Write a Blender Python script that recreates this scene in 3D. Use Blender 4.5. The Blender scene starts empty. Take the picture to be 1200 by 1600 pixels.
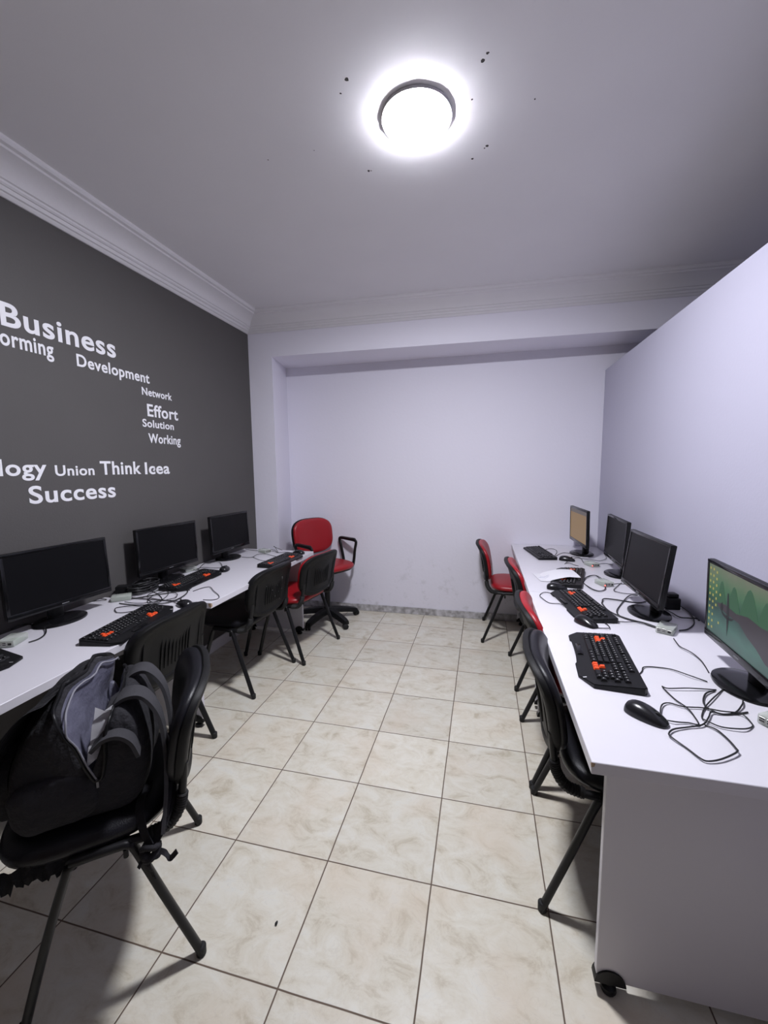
import bpy, bmesh, math, random
from mathutils import Vector, Matrix, Euler, noise
from math import radians as R_, sin, cos, pi

# ------------------------------------------------------------------ camera, light, exposure
SC = bpy.context.scene
COL = SC.collection
random.seed(5)

cam_d = bpy.data.cameras.new('camera')
cam = bpy.data.objects.new('camera', cam_d)
COL.objects.link(cam)
cam_d.sensor_fit = 'HORIZONTAL'
cam_d.sensor_width = 36.0
cam_d.lens = 637.61 / 1200.0 * 36.0
cam_d.clip_start = 0.02
_yaw, _pit, _rol = -0.2370, 0.1092, -0.0101
_f = Vector((sin(_yaw) * cos(_pit), cos(_yaw) * cos(_pit), -sin(_pit)))
_r0 = Vector((cos(_yaw), -sin(_yaw), 0))
_u0 = _r0.cross(_f)
_r = cos(_rol) * _r0 + sin(_rol) * _u0
_u = -sin(_rol) * _r0 + cos(_rol) * _u0
M = Matrix((_r, _u, -_f)).transposed().to_4x4()
M.translation = Vector((0.9224, -3.5878, 1.4543))
cam.matrix_world = M
SC.camera = cam

LAMP_STRENGTH = 430.0
LAMP_COLOR = (0.915, 0.92, 1.0)
SC.view_settings.view_transform = 'Standard'
SC.view_settings.look = 'None'
SC.view_settings.gamma = 1.0
SC.view_settings.use_curve_mapping = False
SC.view_settings.exposure = 0.0

world = bpy.data.worlds.new('world')
SC.world = world
world.use_nodes = True
world.node_tree.nodes['Background'].inputs[0].default_value = (0.5, 0.5, 0.6, 1)
world.node_tree.nodes['Background'].inputs[1].default_value = 0.02

# ------------------------------------------------------------------ helpers
def lin(h):
    h = h.lstrip('#')
    c = [int(h[i:i + 2], 16) / 255 for i in (0, 2, 4)]
    return tuple(x / 12.92 if x <= 0.04045 else ((x + 0.055) / 1.055) ** 2.4 for x in c) + (1,)

def mat(name, color, rough=0.5, metal=0.0, bump=0.0, bscale=80.0, var=0.0, vscale=8.0, spec=0.5,
        emit=None, estr=0.0, trans=0.0, alpha=1.0, coat=0.0):
    m = bpy.data.materials.new(name)
    m.use_nodes = True
    nt = m.node_tree
    b = nt.nodes['Principled BSDF']
    col = lin(color) if isinstance(color, str) else tuple(color) + (1,)
    b.inputs['Base Color'].default_value = col
    b.inputs['Roughness'].default_value = rough
    b.inputs['Metallic'].default_value = metal
    b.inputs['Specular IOR Level'].default_value = spec
    b.inputs['Transmission Weight'].default_value = trans
    b.inputs['Alpha'].default_value = alpha
    b.inputs['Coat Weight'].default_value = coat
    if emit:
        b.inputs['Emission Color'].default_value = lin(emit) if isinstance(emit, str) else tuple(emit) + (1,)
        b.inputs['Emission Strength'].default_value = estr
    if bump or var:
        tc = nt.nodes.new('ShaderNodeTexCoord')
        if bump:
            n = nt.nodes.new('ShaderNodeTexNoise')
            n.inputs['Scale'].default_value = bscale
            n.inputs['Detail'].default_value = 4
            nt.links.new(tc.outputs['Object'], n.inputs['Vector'])
            bp = nt.nodes.new('ShaderNodeBump')
            bp.inputs['Strength'].default_value = bump
            bp.inputs['Distance'].default_value = 0.01
            nt.links.new(n.outputs['Fac'], bp.inputs['Height'])
            nt.links.new(bp.outputs['Normal'], b.inputs['Normal'])
        if var:
            n2 = nt.nodes.new('ShaderNodeTexNoise')
            n2.inputs['Scale'].default_value = vscale
            n2.inputs['Detail'].default_value = 5
            nt.links.new(tc.outputs['Object'], n2.inputs['Vector'])
            mx = nt.nodes.new('ShaderNodeMix')
            mx.data_type = 'RGBA'
            mx.inputs['A'].default_value = tuple(c * (1 - var) for c in col[:3]) + (1,)
            mx.inputs['B'].default_value = tuple(min(1, c * (1 + var)) for c in col[:3]) + (1,)
            nt.links.new(n2.outputs['Fac'], mx.inputs['Factor'])
            nt.links.new(mx.outputs['Result'], b.inputs['Base Color'])
    return m

def finish(name, bm, m, parent=None, smooth=True, angle=38, recalc=True):
    """link a bmesh as ONE mesh object"""
    if recalc:
        bmesh.ops.recalc_face_normals(bm, faces=bm.faces[:])
    lim = R_(angle)
    for f in bm.faces:
        f.smooth = smooth
    if smooth:
        for e in bm.edges:
            if len(e.link_faces) == 2 and e.calc_face_angle(0) > lim:
                e.smooth = False
    me = bpy.data.meshes.new(name)
    bm.to_mesh(me)
    bm.free()
    for mm in (m if isinstance(m, (list, tuple)) else [m]):
        me.materials.append(mm)
    o = bpy.data.objects.new(name, me)
    COL.objects.link(o)
    if parent:
        o.parent = parent
    return o

def tag(o, label, cat, group=None):
    o['label'] = label
    o['category'] = cat
    if group:
        o['group'] = group
    return o

def thing(name, label, cat, loc=(0, 0, 0), rz=0.0, group=None):
    o = bpy.data.objects.new(name, None)
    COL.objects.link(o)
    o.empty_display_size = 0.05
    o.location = loc
    o.rotation_euler = (0, 0, rz)
    return tag(o, label, cat, group)

def struct(name, bm, m, **k):
    o = finish(name, bm, m, None, **k)
    o['kind'] = 'structure'
    return o

def copy_tree(o, parent=None):
    c = o.copy()
    COL.objects.link(c)
    if parent:
        c.parent = parent
    for ch in list(o.children):
        copy_tree(ch, c)
    return c

def box(bm, x0, x1, y0, y1, z0, z1, bev=0.0, seg=2, mi=0, mtx=None):
    vs = [bm.verts.new(p) for p in ((x0, y0, z0), (x1, y0, z0), (x1, y1, z0), (x0, y1, z0),
                                    (x0, y0, z1), (x1, y0, z1), (x1, y1, z1), (x0, y1, z1))]
    fs = [bm.faces.new([vs[i] for i in q]) for q in ((0, 3, 2, 1), (4, 5, 6, 7), (0, 1, 5, 4), (1, 2, 6, 5), (2, 3, 7, 6), (3, 0, 4, 7))]
    for f in fs:
        f.material_index = mi
    geom = vs
    if bev:
        es = list({e for f in fs for e in f.edges})
        r = bmesh.ops.bevel(bm, geom=es, offset=bev, segments=seg, profile=0.5, affect='EDGES')
        geom = list({v for f in r['faces'] for v in f.verts} | {v for v in vs if v.is_valid})
        for f in r['faces']:
            f.material_index = mi
    if mtx:
        bmesh.ops.transform(bm, matrix=mtx, verts=geom)
    return geom

def spline(pts, per=6):
    """Catmull-Rom through pts"""
    P = [Vector(p) for p in pts]
    if len(P) < 3:
        return P
    out = []
    for i in range(len(P) - 1):
        p0 = P[i - 1] if i else P[0] * 2 - P[1]
        p1, p2 = P[i], P[i + 1]
        p3 = P[i + 2] if i + 2 < len(P) else P[-1] * 2 - P[-2]
        for k in range(per):
            t = k / per
            out.append(0.5 * ((2 * p1) + (p2 - p0) * t + (2 * p0 - 5 * p1 + 4 * p2 - p3) * t * t + (3 * p1 - p0 - 3 * p2 + p3) * t ** 3))
    out.append(P[-1])
    return out

def tube(bm, pts, r, seg=8, mi=0, rfun=None, flat=1.0):
    P = [Vector(p) for p in pts]
    n = len(P)
    T = [(P[min(i + 1, n - 1)] - P[max(i - 1, 0)]).normalized() for i in range(n)]
    up = Vector((0, 0, 1)) if abs(T[0].z) < 0.9 else Vector((0, 1, 0))
    N = (up - T[0] * up.dot(T[0])).normalized()
    rings = []
    for i in range(n):
        N = (N - T[i] * N.dot(T[i])).normalized()
        B = T[i].cross(N)
        rr = rfun(i / (n - 1)) if rfun else r
        rings.append([bm.verts.new(P[i] + (N * cos(2 * pi * k / seg) + B * sin(2 * pi * k / seg) * flat) * rr) for k in range(seg)])
    for i in range(n - 1):
        for k in range(seg):
            f = bm.faces.new((rings[i][k], rings[i][(k + 1) % seg], rings[i + 1][(k + 1) % seg], rings[i + 1][k]))
            f.material_index = mi
    bm.faces.new(rings[0][::-1]).material_index = mi
    bm.faces.new(rings[-1]).material_index = mi

def lathe(bm, prof, seg=32, c=(0, 0, 0), sx=1.0, sy=1.0, mi=0):
    """prof: (radius, z) list; radius 0 closes"""
    rings = []
    for r, z in prof:
        if r <= 1e-6:
            rings.append([bm.verts.new((c[0], c[1], c[2] + z))])
        else:
            rings.append([bm.verts.new((c[0] + r * sx * cos(2 * pi * k / seg), c[1] + r * sy * sin(2 * pi * k / seg), c[2] + z)) for k in range(seg)])
    for a, b in zip(rings, rings[1:]):
        for k in range(seg):
            j = (k + 1) % seg
            if len(a) == 1 and len(b) == 1:
                continue
            if len(a) == 1:
                f = bm.faces.new((a[0], b[k], b[j]))
            elif len(b) == 1:
                f = bm.faces.new((a[k], a[j], b[0]))
            else:
                f = bm.faces.new((a[k], a[j], b[j], b[k]))
            f.material_index = mi
    return [v for r in rings for v in r]

def pad(bm, w, h, prof, n=4.0, seg=40, mtx=None, bend=0.0, taper=0.0, mi=0, bendy=0.0, fn=None):
    """rounded (superellipse) cushion in its x/y plane; prof = (scale, z) list, first and last scale 0"""
    rings = []
    for s, z in prof:
        ring = []
        cnt = 1 if s <= 1e-6 else seg
        for k in range(cnt):
            a = 2 * pi * (k + 0.5) / seg
            c_, s_ = cos(a), sin(a)
            x = s * w / 2 * (abs(c_) ** (2 / n)) * (1 if c_ >= 0 else -1)
            y = s * h / 2 * (abs(s_) ** (2 / n)) * (1 if s_ >= 0 else -1)
            if s <= 1e-6:
                x = y = 0
            x *= 1 + taper * (y / (h / 2))
            ring.append(bm.verts.new((x, y, z + bend * x * x + bendy * y * y + (fn(x, y) if fn else 0.0))))
        rings.append(ring)
    vs = [v for r in rings for v in r]
    for a, b in zip(rings, rings[1:]):
        for k in range(seg):
            j = (k + 1) % seg
            if len(a) == 1:
                f = bm.faces.new((a[0], b[k], b[j]))
            elif len(b) == 1:
                f = bm.faces.new((a[k], a[j], b[0]))
            else:
                f = bm.faces.new((a[k], a[j], b[j], b[k]))
            f.material_index = mi
    if mtx:
        bmesh.ops.transform(bm, matrix=mtx, verts=vs)
    return vs

def prism(bm, pts, z0, z1, mi=0, top=None):
    """pts ccw xy outline; top optionally a function (x,y)->z1"""
    a = [bm.verts.new((x, y, z0)) for x, y in pts]
    b = [bm.verts.new((x, y, top(x, y) if top else z1)) for x, y in pts]
    bm.faces.new(a[::-1]).material_index = mi
    bm.faces.new(b).material_index = mi
    n = len(pts)
    for i in range(n):
        j = (i + 1) % n
        bm.faces.new((a[i], a[j], b[j], b[i])).material_index = mi
    return a + b

def ribbon(bm, pts, wdir, w, t, mi=0):
    """flat strap: width w along wdir, thickness t"""
    P = [Vector(p) for p in pts]
    n = len(P)
    rows = []
    for i in range(n):
        T = (P[min(i + 1, n - 1)] - P[max(i - 1, 0)]).normalized()
        W = Vector(wdir(i / (n - 1)) if callable(wdir) else wdir)
        W = (W - T * W.dot(T)).normalized()
        N = T.cross(W)
        rows.append([bm.verts.new(P[i] + W * a * w / 2 + N * b * t / 2) for a, b in ((-1, -1), (1, -1), (1, 1), (-1, 1))])
    for a, b in zip(rows, rows[1:]):
        for k in range(4):
            bm.faces.new((a[k], a[(k + 1) % 4], b[(k + 1) % 4], b[k])).material_index = mi
    bm.faces.new(rows[0][::-1]).material_index = mi
    bm.faces.new(rows[-1]).material_index = mi

def RX(a): return Matrix.Rotation(a, 4, 'X')
def RY(a): return Matrix.Rotation(a, 4, 'Y')
def RZ(a): return Matrix.Rotation(a, 4, 'Z')
def TR(x, y, z): return Matrix.Translation((x, y, z))

# ------------------------------------------------------------------ materials
M_white = mat('white_paint', (0.79, 0.775, 0.865), 0.6, bump=0.08, bscale=60, var=0.03, vscale=3, spec=0.3)
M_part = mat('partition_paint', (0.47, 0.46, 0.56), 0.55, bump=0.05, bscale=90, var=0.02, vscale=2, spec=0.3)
M_grey = mat('charcoal_paint', (0.092, 0.087, 0.086), 0.6, bump=0.10, bscale=120, var=0.06, vscale=4, spec=0.3)
M_trim = mat('plaster', (0.78, 0.77, 0.80), 0.6, bump=0.06, bscale=50, var=0.03, vscale=6, spec=0.3)
M_desk = mat('white_laminate', (0.66, 0.645, 0.69), 0.32, var=0.015, vscale=5)
M_wood = mat('chipboard', (0.42, 0.30, 0.20), 0.8, var=0.3, vscale=120)
M_black = mat('black_plastic', (0.008, 0.008, 0.009), 0.42, bump=0.05, bscale=400, spec=0.25)
M_shell = mat('black_shell_plastic', (0.0075, 0.0075, 0.008), 0.5, bump=0.12, bscale=500, spec=0.2)
M_gloss = mat('gloss_black', (0.006, 0.006, 0.007), 0.15, spec=0.35)
M_screen = mat('dark_screen', (0.005, 0.005, 0.006), 0.40, spec=0.12)
M_steel = mat('black_powder_coat', (0.008, 0.008, 0.009), 0.38, bump=0.03, bscale=300, spec=0.3)
M_vblack = mat('black_vinyl', (0.008, 0.008, 0.011), 0.36, bump=0.12, bscale=260, spec=0.3)
M_vred = mat('red_vinyl', (0.31, 0.006, 0.012), 0.38, bump=0.10, bscale=260, var=0.08, vscale=6)
M_rubber = mat('rubber', (0.008, 0.008, 0.008), 0.7)
M_key = mat('key_plastic', (0.008, 0.008, 0.009), 0.4, spec=0.3)
M_orange = mat('orange_key_plastic', (0.80, 0.085, 0.02), 0.4)
M_legend = mat('key_print', (0.45, 0.45, 0.45), 0.5)
M_cable = mat('cable_black', (0.010, 0.010, 0.011), 0.45)
M_clear = mat('clear_plastic', (0.62, 0.66, 0.60), 0.18, alpha=0.55)
M_board = mat('circuit_board', (0.05, 0.13, 0.06), 0.5, var=0.5, vscale=150)
M_port = mat('port_metal', (0.45, 0.45, 0.42), 0.35, metal=0.8)
M_portdark = mat('port_opening', (0.01, 0.01, 0.01), 0.6)
M_led = mat('led_red', (0.8, 0.05, 0.05), 0.4, emit=(1.0, 0.08, 0.06), estr=6.0)
M_paper = mat('paper', (0.69, 0.685, 0.72), 0.7, var=0.02, vscale=20)
M_ink = mat('blue_ink', (0.32, 0.33, 0.52), 0.7)
M_bag = mat('bag_fabric', (0.011, 0.0105, 0.014), 0.9, bump=0.9, bscale=45, var=0.3, vscale=25)
M_strap = mat('strap_fabric', (0.038, 0.037, 0.043), 0.85, bump=0.5, bscale=700, var=0.2, vscale=40)
M_lining = mat('lining_fabric', (0.100, 0.100, 0.140), 0.5, bump=1.0, bscale=22, var=0.25, vscale=14)
M_decal = mat('white_vinyl_letters', (0.86, 0.86, 0.90), 0.45)
M_tan = mat('warm_bounce_brown', (0.34, 0.23, 0.14), 0.6, bump=0.08, bscale=60, var=0.03, vscale=3, spec=0.3)  # invented wall tone, chosen for a dim, warm bounce
M_silver = mat('silver_print', (0.16, 0.16, 0.17), 0.4)

def N(nt, t, **k):
    n = nt.nodes.new(t)
    for a, b in k.items():
        setattr(n, a, b)
    return n

def math_(nt, op, a, b=None, c=None):
    n = N(nt, 'ShaderNodeMath', operation=op)
    for i, v in enumerate((a, b, c)):
        if v is None:
            continue
        if isinstance(v, (int, float)):
            n.inputs[i].default_value = v
        else:
            nt.links.new(v, n.inputs[i])
    return n.outputs[0]

def mixc(nt, fac, a, b):
    n = N(nt, 'ShaderNodeMix', data_type='RGBA')
    if isinstance(fac, (int, float)):
        n.inputs['Factor'].default_value = fac
    else:
        nt.links.new(fac, n.inputs['Factor'])
    for k, v in (('A', a), ('B', b)):
        if isinstance(v, tuple):
            n.inputs[k].default_value = v if len(v) == 4 else v + (1,)
        else:
            nt.links.new(v, n.inputs[k])
    return n.outputs['Result']

def floor_material():
    m = bpy.data.materials.new('floor_tiles')
    m.use_nodes = True
    nt = m.node_tree
    b = nt.nodes['Principled BSDF']
    tc = N(nt, 'ShaderNodeTexCoord')
    sep = N(nt, 'ShaderNodeSeparateXYZ')
    nt.links.new(tc.outputs['Object'], sep.inputs[0])
    S = 0.385
    u = math_(nt, 'DIVIDE', sep.outputs['X'], S)
    v = math_(nt, 'DIVIDE', sep.outputs['Y'], S)
    # grout: distance to nearest joint, slightly wavering
    wob = N(nt, 'ShaderNodeTexNoise')
    wob.inputs['Scale'].default_value = 6
    nt.links.new(tc.outputs['Object'], wob.inputs['Vector'])
    wv = math_(nt, 'MULTIPLY', math_(nt, 'SUBTRACT', wob.outputs['Fac'], 0.5), 0.008)
    fu = math_(nt, 'ABSOLUTE', math_(nt, 'SUBTRACT', math_(nt, 'FRACT', math_(nt, 'ADD', math_(nt, 'ADD', u, wv), 0.5)), 0.5))
    fv = math_(nt, 'ABSOLUTE', math_(nt, 'SUBTRACT', math_(nt, 'FRACT', math_(nt, 'ADD', math_(nt, 'ADD', v, wv), 0.5)), 0.5))
    d = math_(nt, 'MINIMUM', fu, fv)
    mr = N(nt, 'ShaderNodeMapRange', interpolation_type='SMOOTHSTEP')
    nt.links.new(d, mr.inputs['Value'])
    mr.inputs['From Min'].default_value = 0.0035
    mr.inputs['From Max'].default_value = 0.0085
    mr.inputs['To Min'].default_value = 1.0
    mr.inputs['To Max'].default_value = 0.0
    grout = mr.outputs['Result']
    # per tile shift
    cu, cv = math_(nt, 'FLOOR', u), math_(nt, 'FLOOR', v)
    cmb = N(nt, 'ShaderNodeCombineXYZ')
    nt.links.new(cu, cmb.inputs[0])
    nt.links.new(cv, cmb.inputs[1])
    wn = N(nt, 'ShaderNodeTexWhiteNoise', noise_dimensions='2D')
    nt.links.new(cmb.outputs[0], wn.inputs['Vector'])
    off = N(nt, 'ShaderNodeVectorMath', operation='MULTIPLY_ADD')
    nt.links.new(wn.outputs['Color'], off.inputs[0])
    off.inputs[1].default_value = (40, 40, 40)
    nt.links.new(tc.outputs['Object'], off.inputs[2])
    mapn = N(nt, 'ShaderNodeMapping')
    mapn.inputs['Rotation'].default_value = (0, 0, 0.6)
    mapn.inputs['Scale'].default_value = (1.0, 1.45, 1.0)
    nt.links.new(off.outputs[0], mapn.inputs[0])
    n1 = N(nt, 'ShaderNodeTexNoise')
    n1.inputs['Scale'].default_value = 9
    n1.inputs['Detail'].default_value = 9
    n1.inputs['Roughness'].default_value = 0.68
    n1.inputs['Distortion'].default_value = 0.6
    nt.links.new(mapn.outputs[0], n1.inputs['Vector'])
    ramp = N(nt, 'ShaderNodeValToRGB')
    e = ramp.color_ramp.elements
    e[0].position, e[0].color = 0.33, (0.48, 0.43, 0.33, 1)
    e[1].position, e[1].color = 0.60, (0.67, 0.65, 0.565, 1)
    k = e.new(0.45)
    k.color = (0.615, 0.58, 0.48, 1)
    k = e.new(0.75)
    k.color = (0.645, 0.645, 0.585, 1)
    nt.links.new(n1.outputs['Fac'], ramp.inputs[0])
    # soft pinkish patches
    n2 = N(nt, 'ShaderNodeTexNoise')
    n2.inputs['Scale'].default_value = 3.2
    n2.inputs['Detail'].default_value = 3
    nt.links.new(off.outputs[0], n2.inputs['Vector'])
    r2 = N(nt, 'ShaderNodeMapRange')
    nt.links.new(n2.outputs['Fac'], r2.inputs['Value'])
    r2.inputs['From Min'].default_value = 0.47
    r2.inputs['From Max'].default_value = 0.75
    r2.inputs['To Max'].default_value = 0.62
    tile = mixc(nt, r2.outputs['Result'], ramp.outputs['Color'], (0.62, 0.535, 0.42))
    # fine grey veins
    n3 = N(nt, 'ShaderNodeTexNoise')
    n3.inputs['Scale'].default_value = 14
    n3.inputs['Detail'].default_value = 6
    n3.inputs['Distortion'].default_value = 1.5
    nt.links.new(mapn.outputs[0], n3.inputs['Vector'])
    vv = math_(nt, 'ABSOLUTE', math_(nt, 'SUBTRACT', n3.outputs['Fac'], 0.5))
    r3 = N(nt, 'ShaderNodeMapRange')
    nt.links.new(vv, r3.inputs['Value'])
    r3.inputs['From Max'].default_value = 0.018
    r3.inputs['To Min'].default_value = 0.12
    r3.inputs['To Max'].default_value = 0.0
    tile = mixc(nt, r3.outputs['Result'], tile, (0.36, 0.32, 0.28))
    tv = math_(nt, 'ADD', math_(nt, 'MULTIPLY', wn.outputs['Value'], 0.12), 0.94)
    sc = N(nt, 'ShaderNodeVectorMath', operation='SCALE')
    nt.links.new(tile, sc.inputs[0])
    nt.links.new(tv, sc.inputs['Scale'])
    colr = mixc(nt, grout, sc.outputs[0], (0.115, 0.080, 0.055))
    nt.links.new(colr, b.inputs['Base Color'])
    nt.links.new(math_(nt, 'ADD', math_(nt, 'MULTIPLY', grout, 0.5), 0.27), b.inputs['Roughness'])
    bp = N(nt, 'ShaderNodeBump')
    bp.inputs['Strength'].default_value = 0.5
    bp.inputs['Distance'].default_value = 0.002
    hh = math_(nt, 'ADD', math_(nt, 'SUBTRACT', 1.0, grout), math_(nt, 'MULTIPLY', n1.outputs['Fac'], 0.12))
    nt.links.new(hh, bp.inputs['Height'])
    nt.links.new(bp.outputs['Normal'], b.inputs['Normal'])
    return m

HOLES = [(0.444, -2.091, .007), (0.405, -2.046, .004), (0.901, -2.043, .007), (0.917, -2.065, .0045), (0.864, -1.905, .0035),
         (0.919, -1.666, .006), (0.857, -1.608, .005), (0.399, -1.650, .006), (0.410, -1.648, .003), (-0.007, -1.822, .003),
         (1.088, -1.849, .003), (0.208, -1.823, .002), (0.909, -1.655, .003)]
def ceiling_material():
    m = bpy.data.materials.new('ceiling_paint')
    m.use_nodes = True
    nt = m.node_tree
    b = nt.nodes['Principled BSDF']
    b.inputs['Roughness'].default_value = 0.62
    b.inputs['Specular IOR Level'].default_value = 0.25
    tc = N(nt, 'ShaderNodeTexCoord')
    n = N(nt, 'ShaderNodeTexNoise')
    n.inputs['Scale'].default_value = 2.5
    n.inputs['Detail'].default_value = 6
    nt.links.new(tc.outputs['Object'], n.inputs['Vector'])
    c = mixc(nt, n.outputs['Fac'], (0.77, 0.76, 0.79), (0.83, 0.82, 0.845))
    n2 = N(nt, 'ShaderNodeTexNoise')
    n2.inputs['Scale'].default_value = 130
    nt.links.new(tc.outputs['Object'], n2.inputs['Vector'])
    wob = math_(nt, 'MULTIPLY', math_(nt, 'SUBTRACT', n2.outputs['Fac'], 0.5), 0.008)
    mask = None
    for x, y, r in HOLES:          # old screw holes in the plaster
        dn = N(nt, 'ShaderNodeVectorMath', operation='DISTANCE')
        nt.links.new(tc.outputs['Object'], dn.inputs[0])
        dn.inputs[1].default_value = (x, y, 2.79)
        h = math_(nt, 'LESS_THAN', math_(nt, 'ADD', dn.outputs['Value'], wob), r)
        mask = h if mask is None else math_(nt, 'MAXIMUM', mask, h)
    c = mixc(nt, mask, c, (0.05, 0.045, 0.045))
    nt.links.new(c, b.inputs['Base Color'])
    bp = N(nt, 'ShaderNodeBump')
    bp.inputs['Strength'].default_value = 0.12
    bp.inputs['Distance'].default_value = 0.01
    n4 = N(nt, 'ShaderNodeTexNoise')
    n4.inputs['Scale'].default_value = 9
    n4.inputs['Detail'].default_value = 5
    nt.links.new(tc.outputs['Object'], n4.inputs['Vector'])
    nt.links.new(n4.outputs['Fac'], bp.inputs['Height'])
    nt.links.new(bp.outputs['Normal'], b.inputs['Normal'])
    return m

def backwall_material():
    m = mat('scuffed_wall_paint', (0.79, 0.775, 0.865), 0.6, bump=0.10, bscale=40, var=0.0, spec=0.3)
    nt = m.node_tree
    b = nt.nodes['Principled BSDF']
    tc = N(nt, 'ShaderNodeTexCoord')
    sep = N(nt, 'ShaderNodeSeparateXYZ')
    nt.links.new(tc.outputs['Object'], sep.inputs[0])
    n = N(nt, 'ShaderNodeTexNoise')
    n.inputs['Scale'].default_value = 9
    n.inputs['Detail'].default_value = 8
    n.inputs['Roughness'].default_value = 0.7
    nt.links.new(tc.outputs['Object'], n.inputs['Vector'])
    g = N(nt, 'ShaderNodeMapRange')
    nt.links.new(n.outputs['Fac'], g.inputs['Value'])
    g.inputs['From Min'].default_value = 0.56
    g.inputs['From Max'].default_value = 0.72
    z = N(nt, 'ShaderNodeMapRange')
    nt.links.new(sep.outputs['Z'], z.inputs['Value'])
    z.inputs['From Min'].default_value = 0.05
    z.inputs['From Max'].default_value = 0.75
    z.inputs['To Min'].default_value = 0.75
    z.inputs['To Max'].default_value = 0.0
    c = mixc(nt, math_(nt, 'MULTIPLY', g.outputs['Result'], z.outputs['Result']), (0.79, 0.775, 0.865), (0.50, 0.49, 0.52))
    nt.links.new(c, b.inputs['Base Color'])
    return m

def baseboard_material():
    m = mat('grey_marble_skirting', (0.42, 0.41, 0.42), 0.5)
    nt = m.node_tree
    b = nt.nodes['Principled BSDF']
    tc = N(nt, 'ShaderNodeTexCoord')
    n = N(nt, 'ShaderNodeTexNoise')
    n.inputs['Scale'].default_value = 18
    n.inputs['Detail'].default_value = 8
    nt.links.new(tc.outputs['Object'], n.inputs['Vector'])
    r = N(nt, 'ShaderNodeValToRGB')
    e = r.color_ramp.elements
    e[0].position, e[0].color = 0.35, (0.26, 0.25, 0.25, 1)
    e[1].position, e[1].color = 0.68, (0.62, 0.61, 0.64, 1)
    nt.links.new(n.outputs['Fac'], r.inputs[0])
    nt.links.new(r.outputs['Color'], b.inputs['Base Color'])
    return m

# ------------------------------------------------------------------ the setting
XL, XP, YB, ZC, YF, XO = -1.156, 1.913, 0.295, 2.79, -6.0, 2.85

bm = bmesh.new(); box(bm, XL - .15, XO + .15, YF - .15, YB + .15, -0.1, 0.0)
struct('floor', bm, floor_material(), smooth=False)
bm = bmesh.new(); box(bm, XL - .15, XO + .15, YF - .15, YB + .15, ZC, ZC + 0.1)
struct('ceiling', bm, ceiling_material(), smooth=False)
bm = bmesh.new(); box(bm, XL - .15, XL, YF - .15, YB + .15, 0, ZC)
struct('wall_left', bm, M_grey, smooth=False)
bm = bmesh.new()
box(bm, XL, XO, YB, YB + .15, 0, ZC)
# the beam across the top and the shallow pier in the left corner
prism(bm, [(XL, -0.150), (XO, -0.060), (XO, YB), (XL, YB)], 2.447, ZC)
prism(bm, [(XL, -0.150), (-0.925, -0.149), (-1.011, YB), (XL, YB)], 0, 2.447)
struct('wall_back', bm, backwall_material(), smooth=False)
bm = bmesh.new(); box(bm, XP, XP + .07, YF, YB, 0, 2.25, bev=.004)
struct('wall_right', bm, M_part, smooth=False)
bm = bmesh.new(); box(bm, XL, XO, YF - .15, YF, 0, ZC)
struct('wall_front', bm, M_tan, smooth=False)  # unseen wall behind the camera, coloured for the light it bounces
bm = bmesh.new(); box(bm, XO, XO + .15, YF - .15, YB + .15, 0, ZC)
struct('wall_far_right', bm, M_white, smooth=False)  # unseen wall, set close to bounce lamp light onto the ceiling there

# cornice: (distance from wall, drop below ceiling)
PROF = [(0, 0), (.200, 0), (.198, .012), (.190, .020), (.172, .022), (.168, .030), (.150, .034), (.122, .044), (.098, .058), (.080, .074),
        (.068, .090), (.058, .092), (.056, .100), (.048, .106), (.040, .106), (.038, .112), (.032, .120), (.022, .122), (.018, .128), (.008, .135), (0, .135)]
def cornice(name, a, b):
    """a, b: functions d -> (x, y) at both ends"""
    bm = bmesh.new()
    va = [bm.verts.new((*a(d), ZC - h)) for d, h in PROF]
    vb = [bm.verts.new((*b(d), ZC - h)) for d, h in PROF]
    n = len(PROF)
    for i in range(n):
        j = (i + 1) % n
        bm.faces.new((va[i], va[j], vb[j], vb[i]))
    bm.faces.new(va); bm.faces.new(vb[::-1])
    return struct(name, bm, M_trim, angle=25)
cornice('trim_1', lambda d: (XL + d, YF), lambda d: (XL + d, -0.150 - d + .017 * d))
cornice('trim_2', lambda d: (XL + d, -0.150 - d + .017 * d), lambda d: (XO, -0.060 - d))

bm = bmesh.new(); box(bm, -1.02, XP, YB - .010, YB, 0, .068, bev=.003)
struct('baseboard_back', bm, baseboard_material(), smooth=False)
bm = bmesh.new(); box(bm, XL, XL + .012, YF, -0.152, 0, .09, bev=.003)
struct('baseboard_left', bm, M_trim, smooth=False)

# ------------------------------------------------------------------ ceiling lamp
lamp = thing('ceiling_light', 'lit round white ceiling light with a thin rim', 'ceiling light', (0.655, -1.885, ZC))
bm = bmesh.new()
lathe(bm, [(0, 0), (.131, 0), (.134, -.002), (.134, -.012), (.133, -.0135), (.1298, -.0135), (.129, -.009), (0, -.009)], 48)
finish('rim', bm, mat('lamp_rim', (0.55, 0.55, 0.58), 0.45), lamp)
bm = bmesh.new()
lathe(bm, [(0, -.010), (.1285, -.010), (.1295, -.0135), (.1295, -.0168), (.122, -.0190), (.07, -.022), (0, -.0225)], 48)
M_lamp = bpy.data.materials.new('lamp_diffuser')
M_lamp.use_nodes = True
_nt = M_lamp.node_tree
_b = _nt.nodes['Principled BSDF']
_b.inputs['Base Color'].default_value = (0.8, 0.8, 0.8, 1)
_b.inputs['Emission Color'].default_value = LAMP_COLOR + (1,)
_b.inputs['Emission Strength'].default_value = LAMP_STRENGTH
finish('diffuser', bm, M_lamp, lamp)

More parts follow.
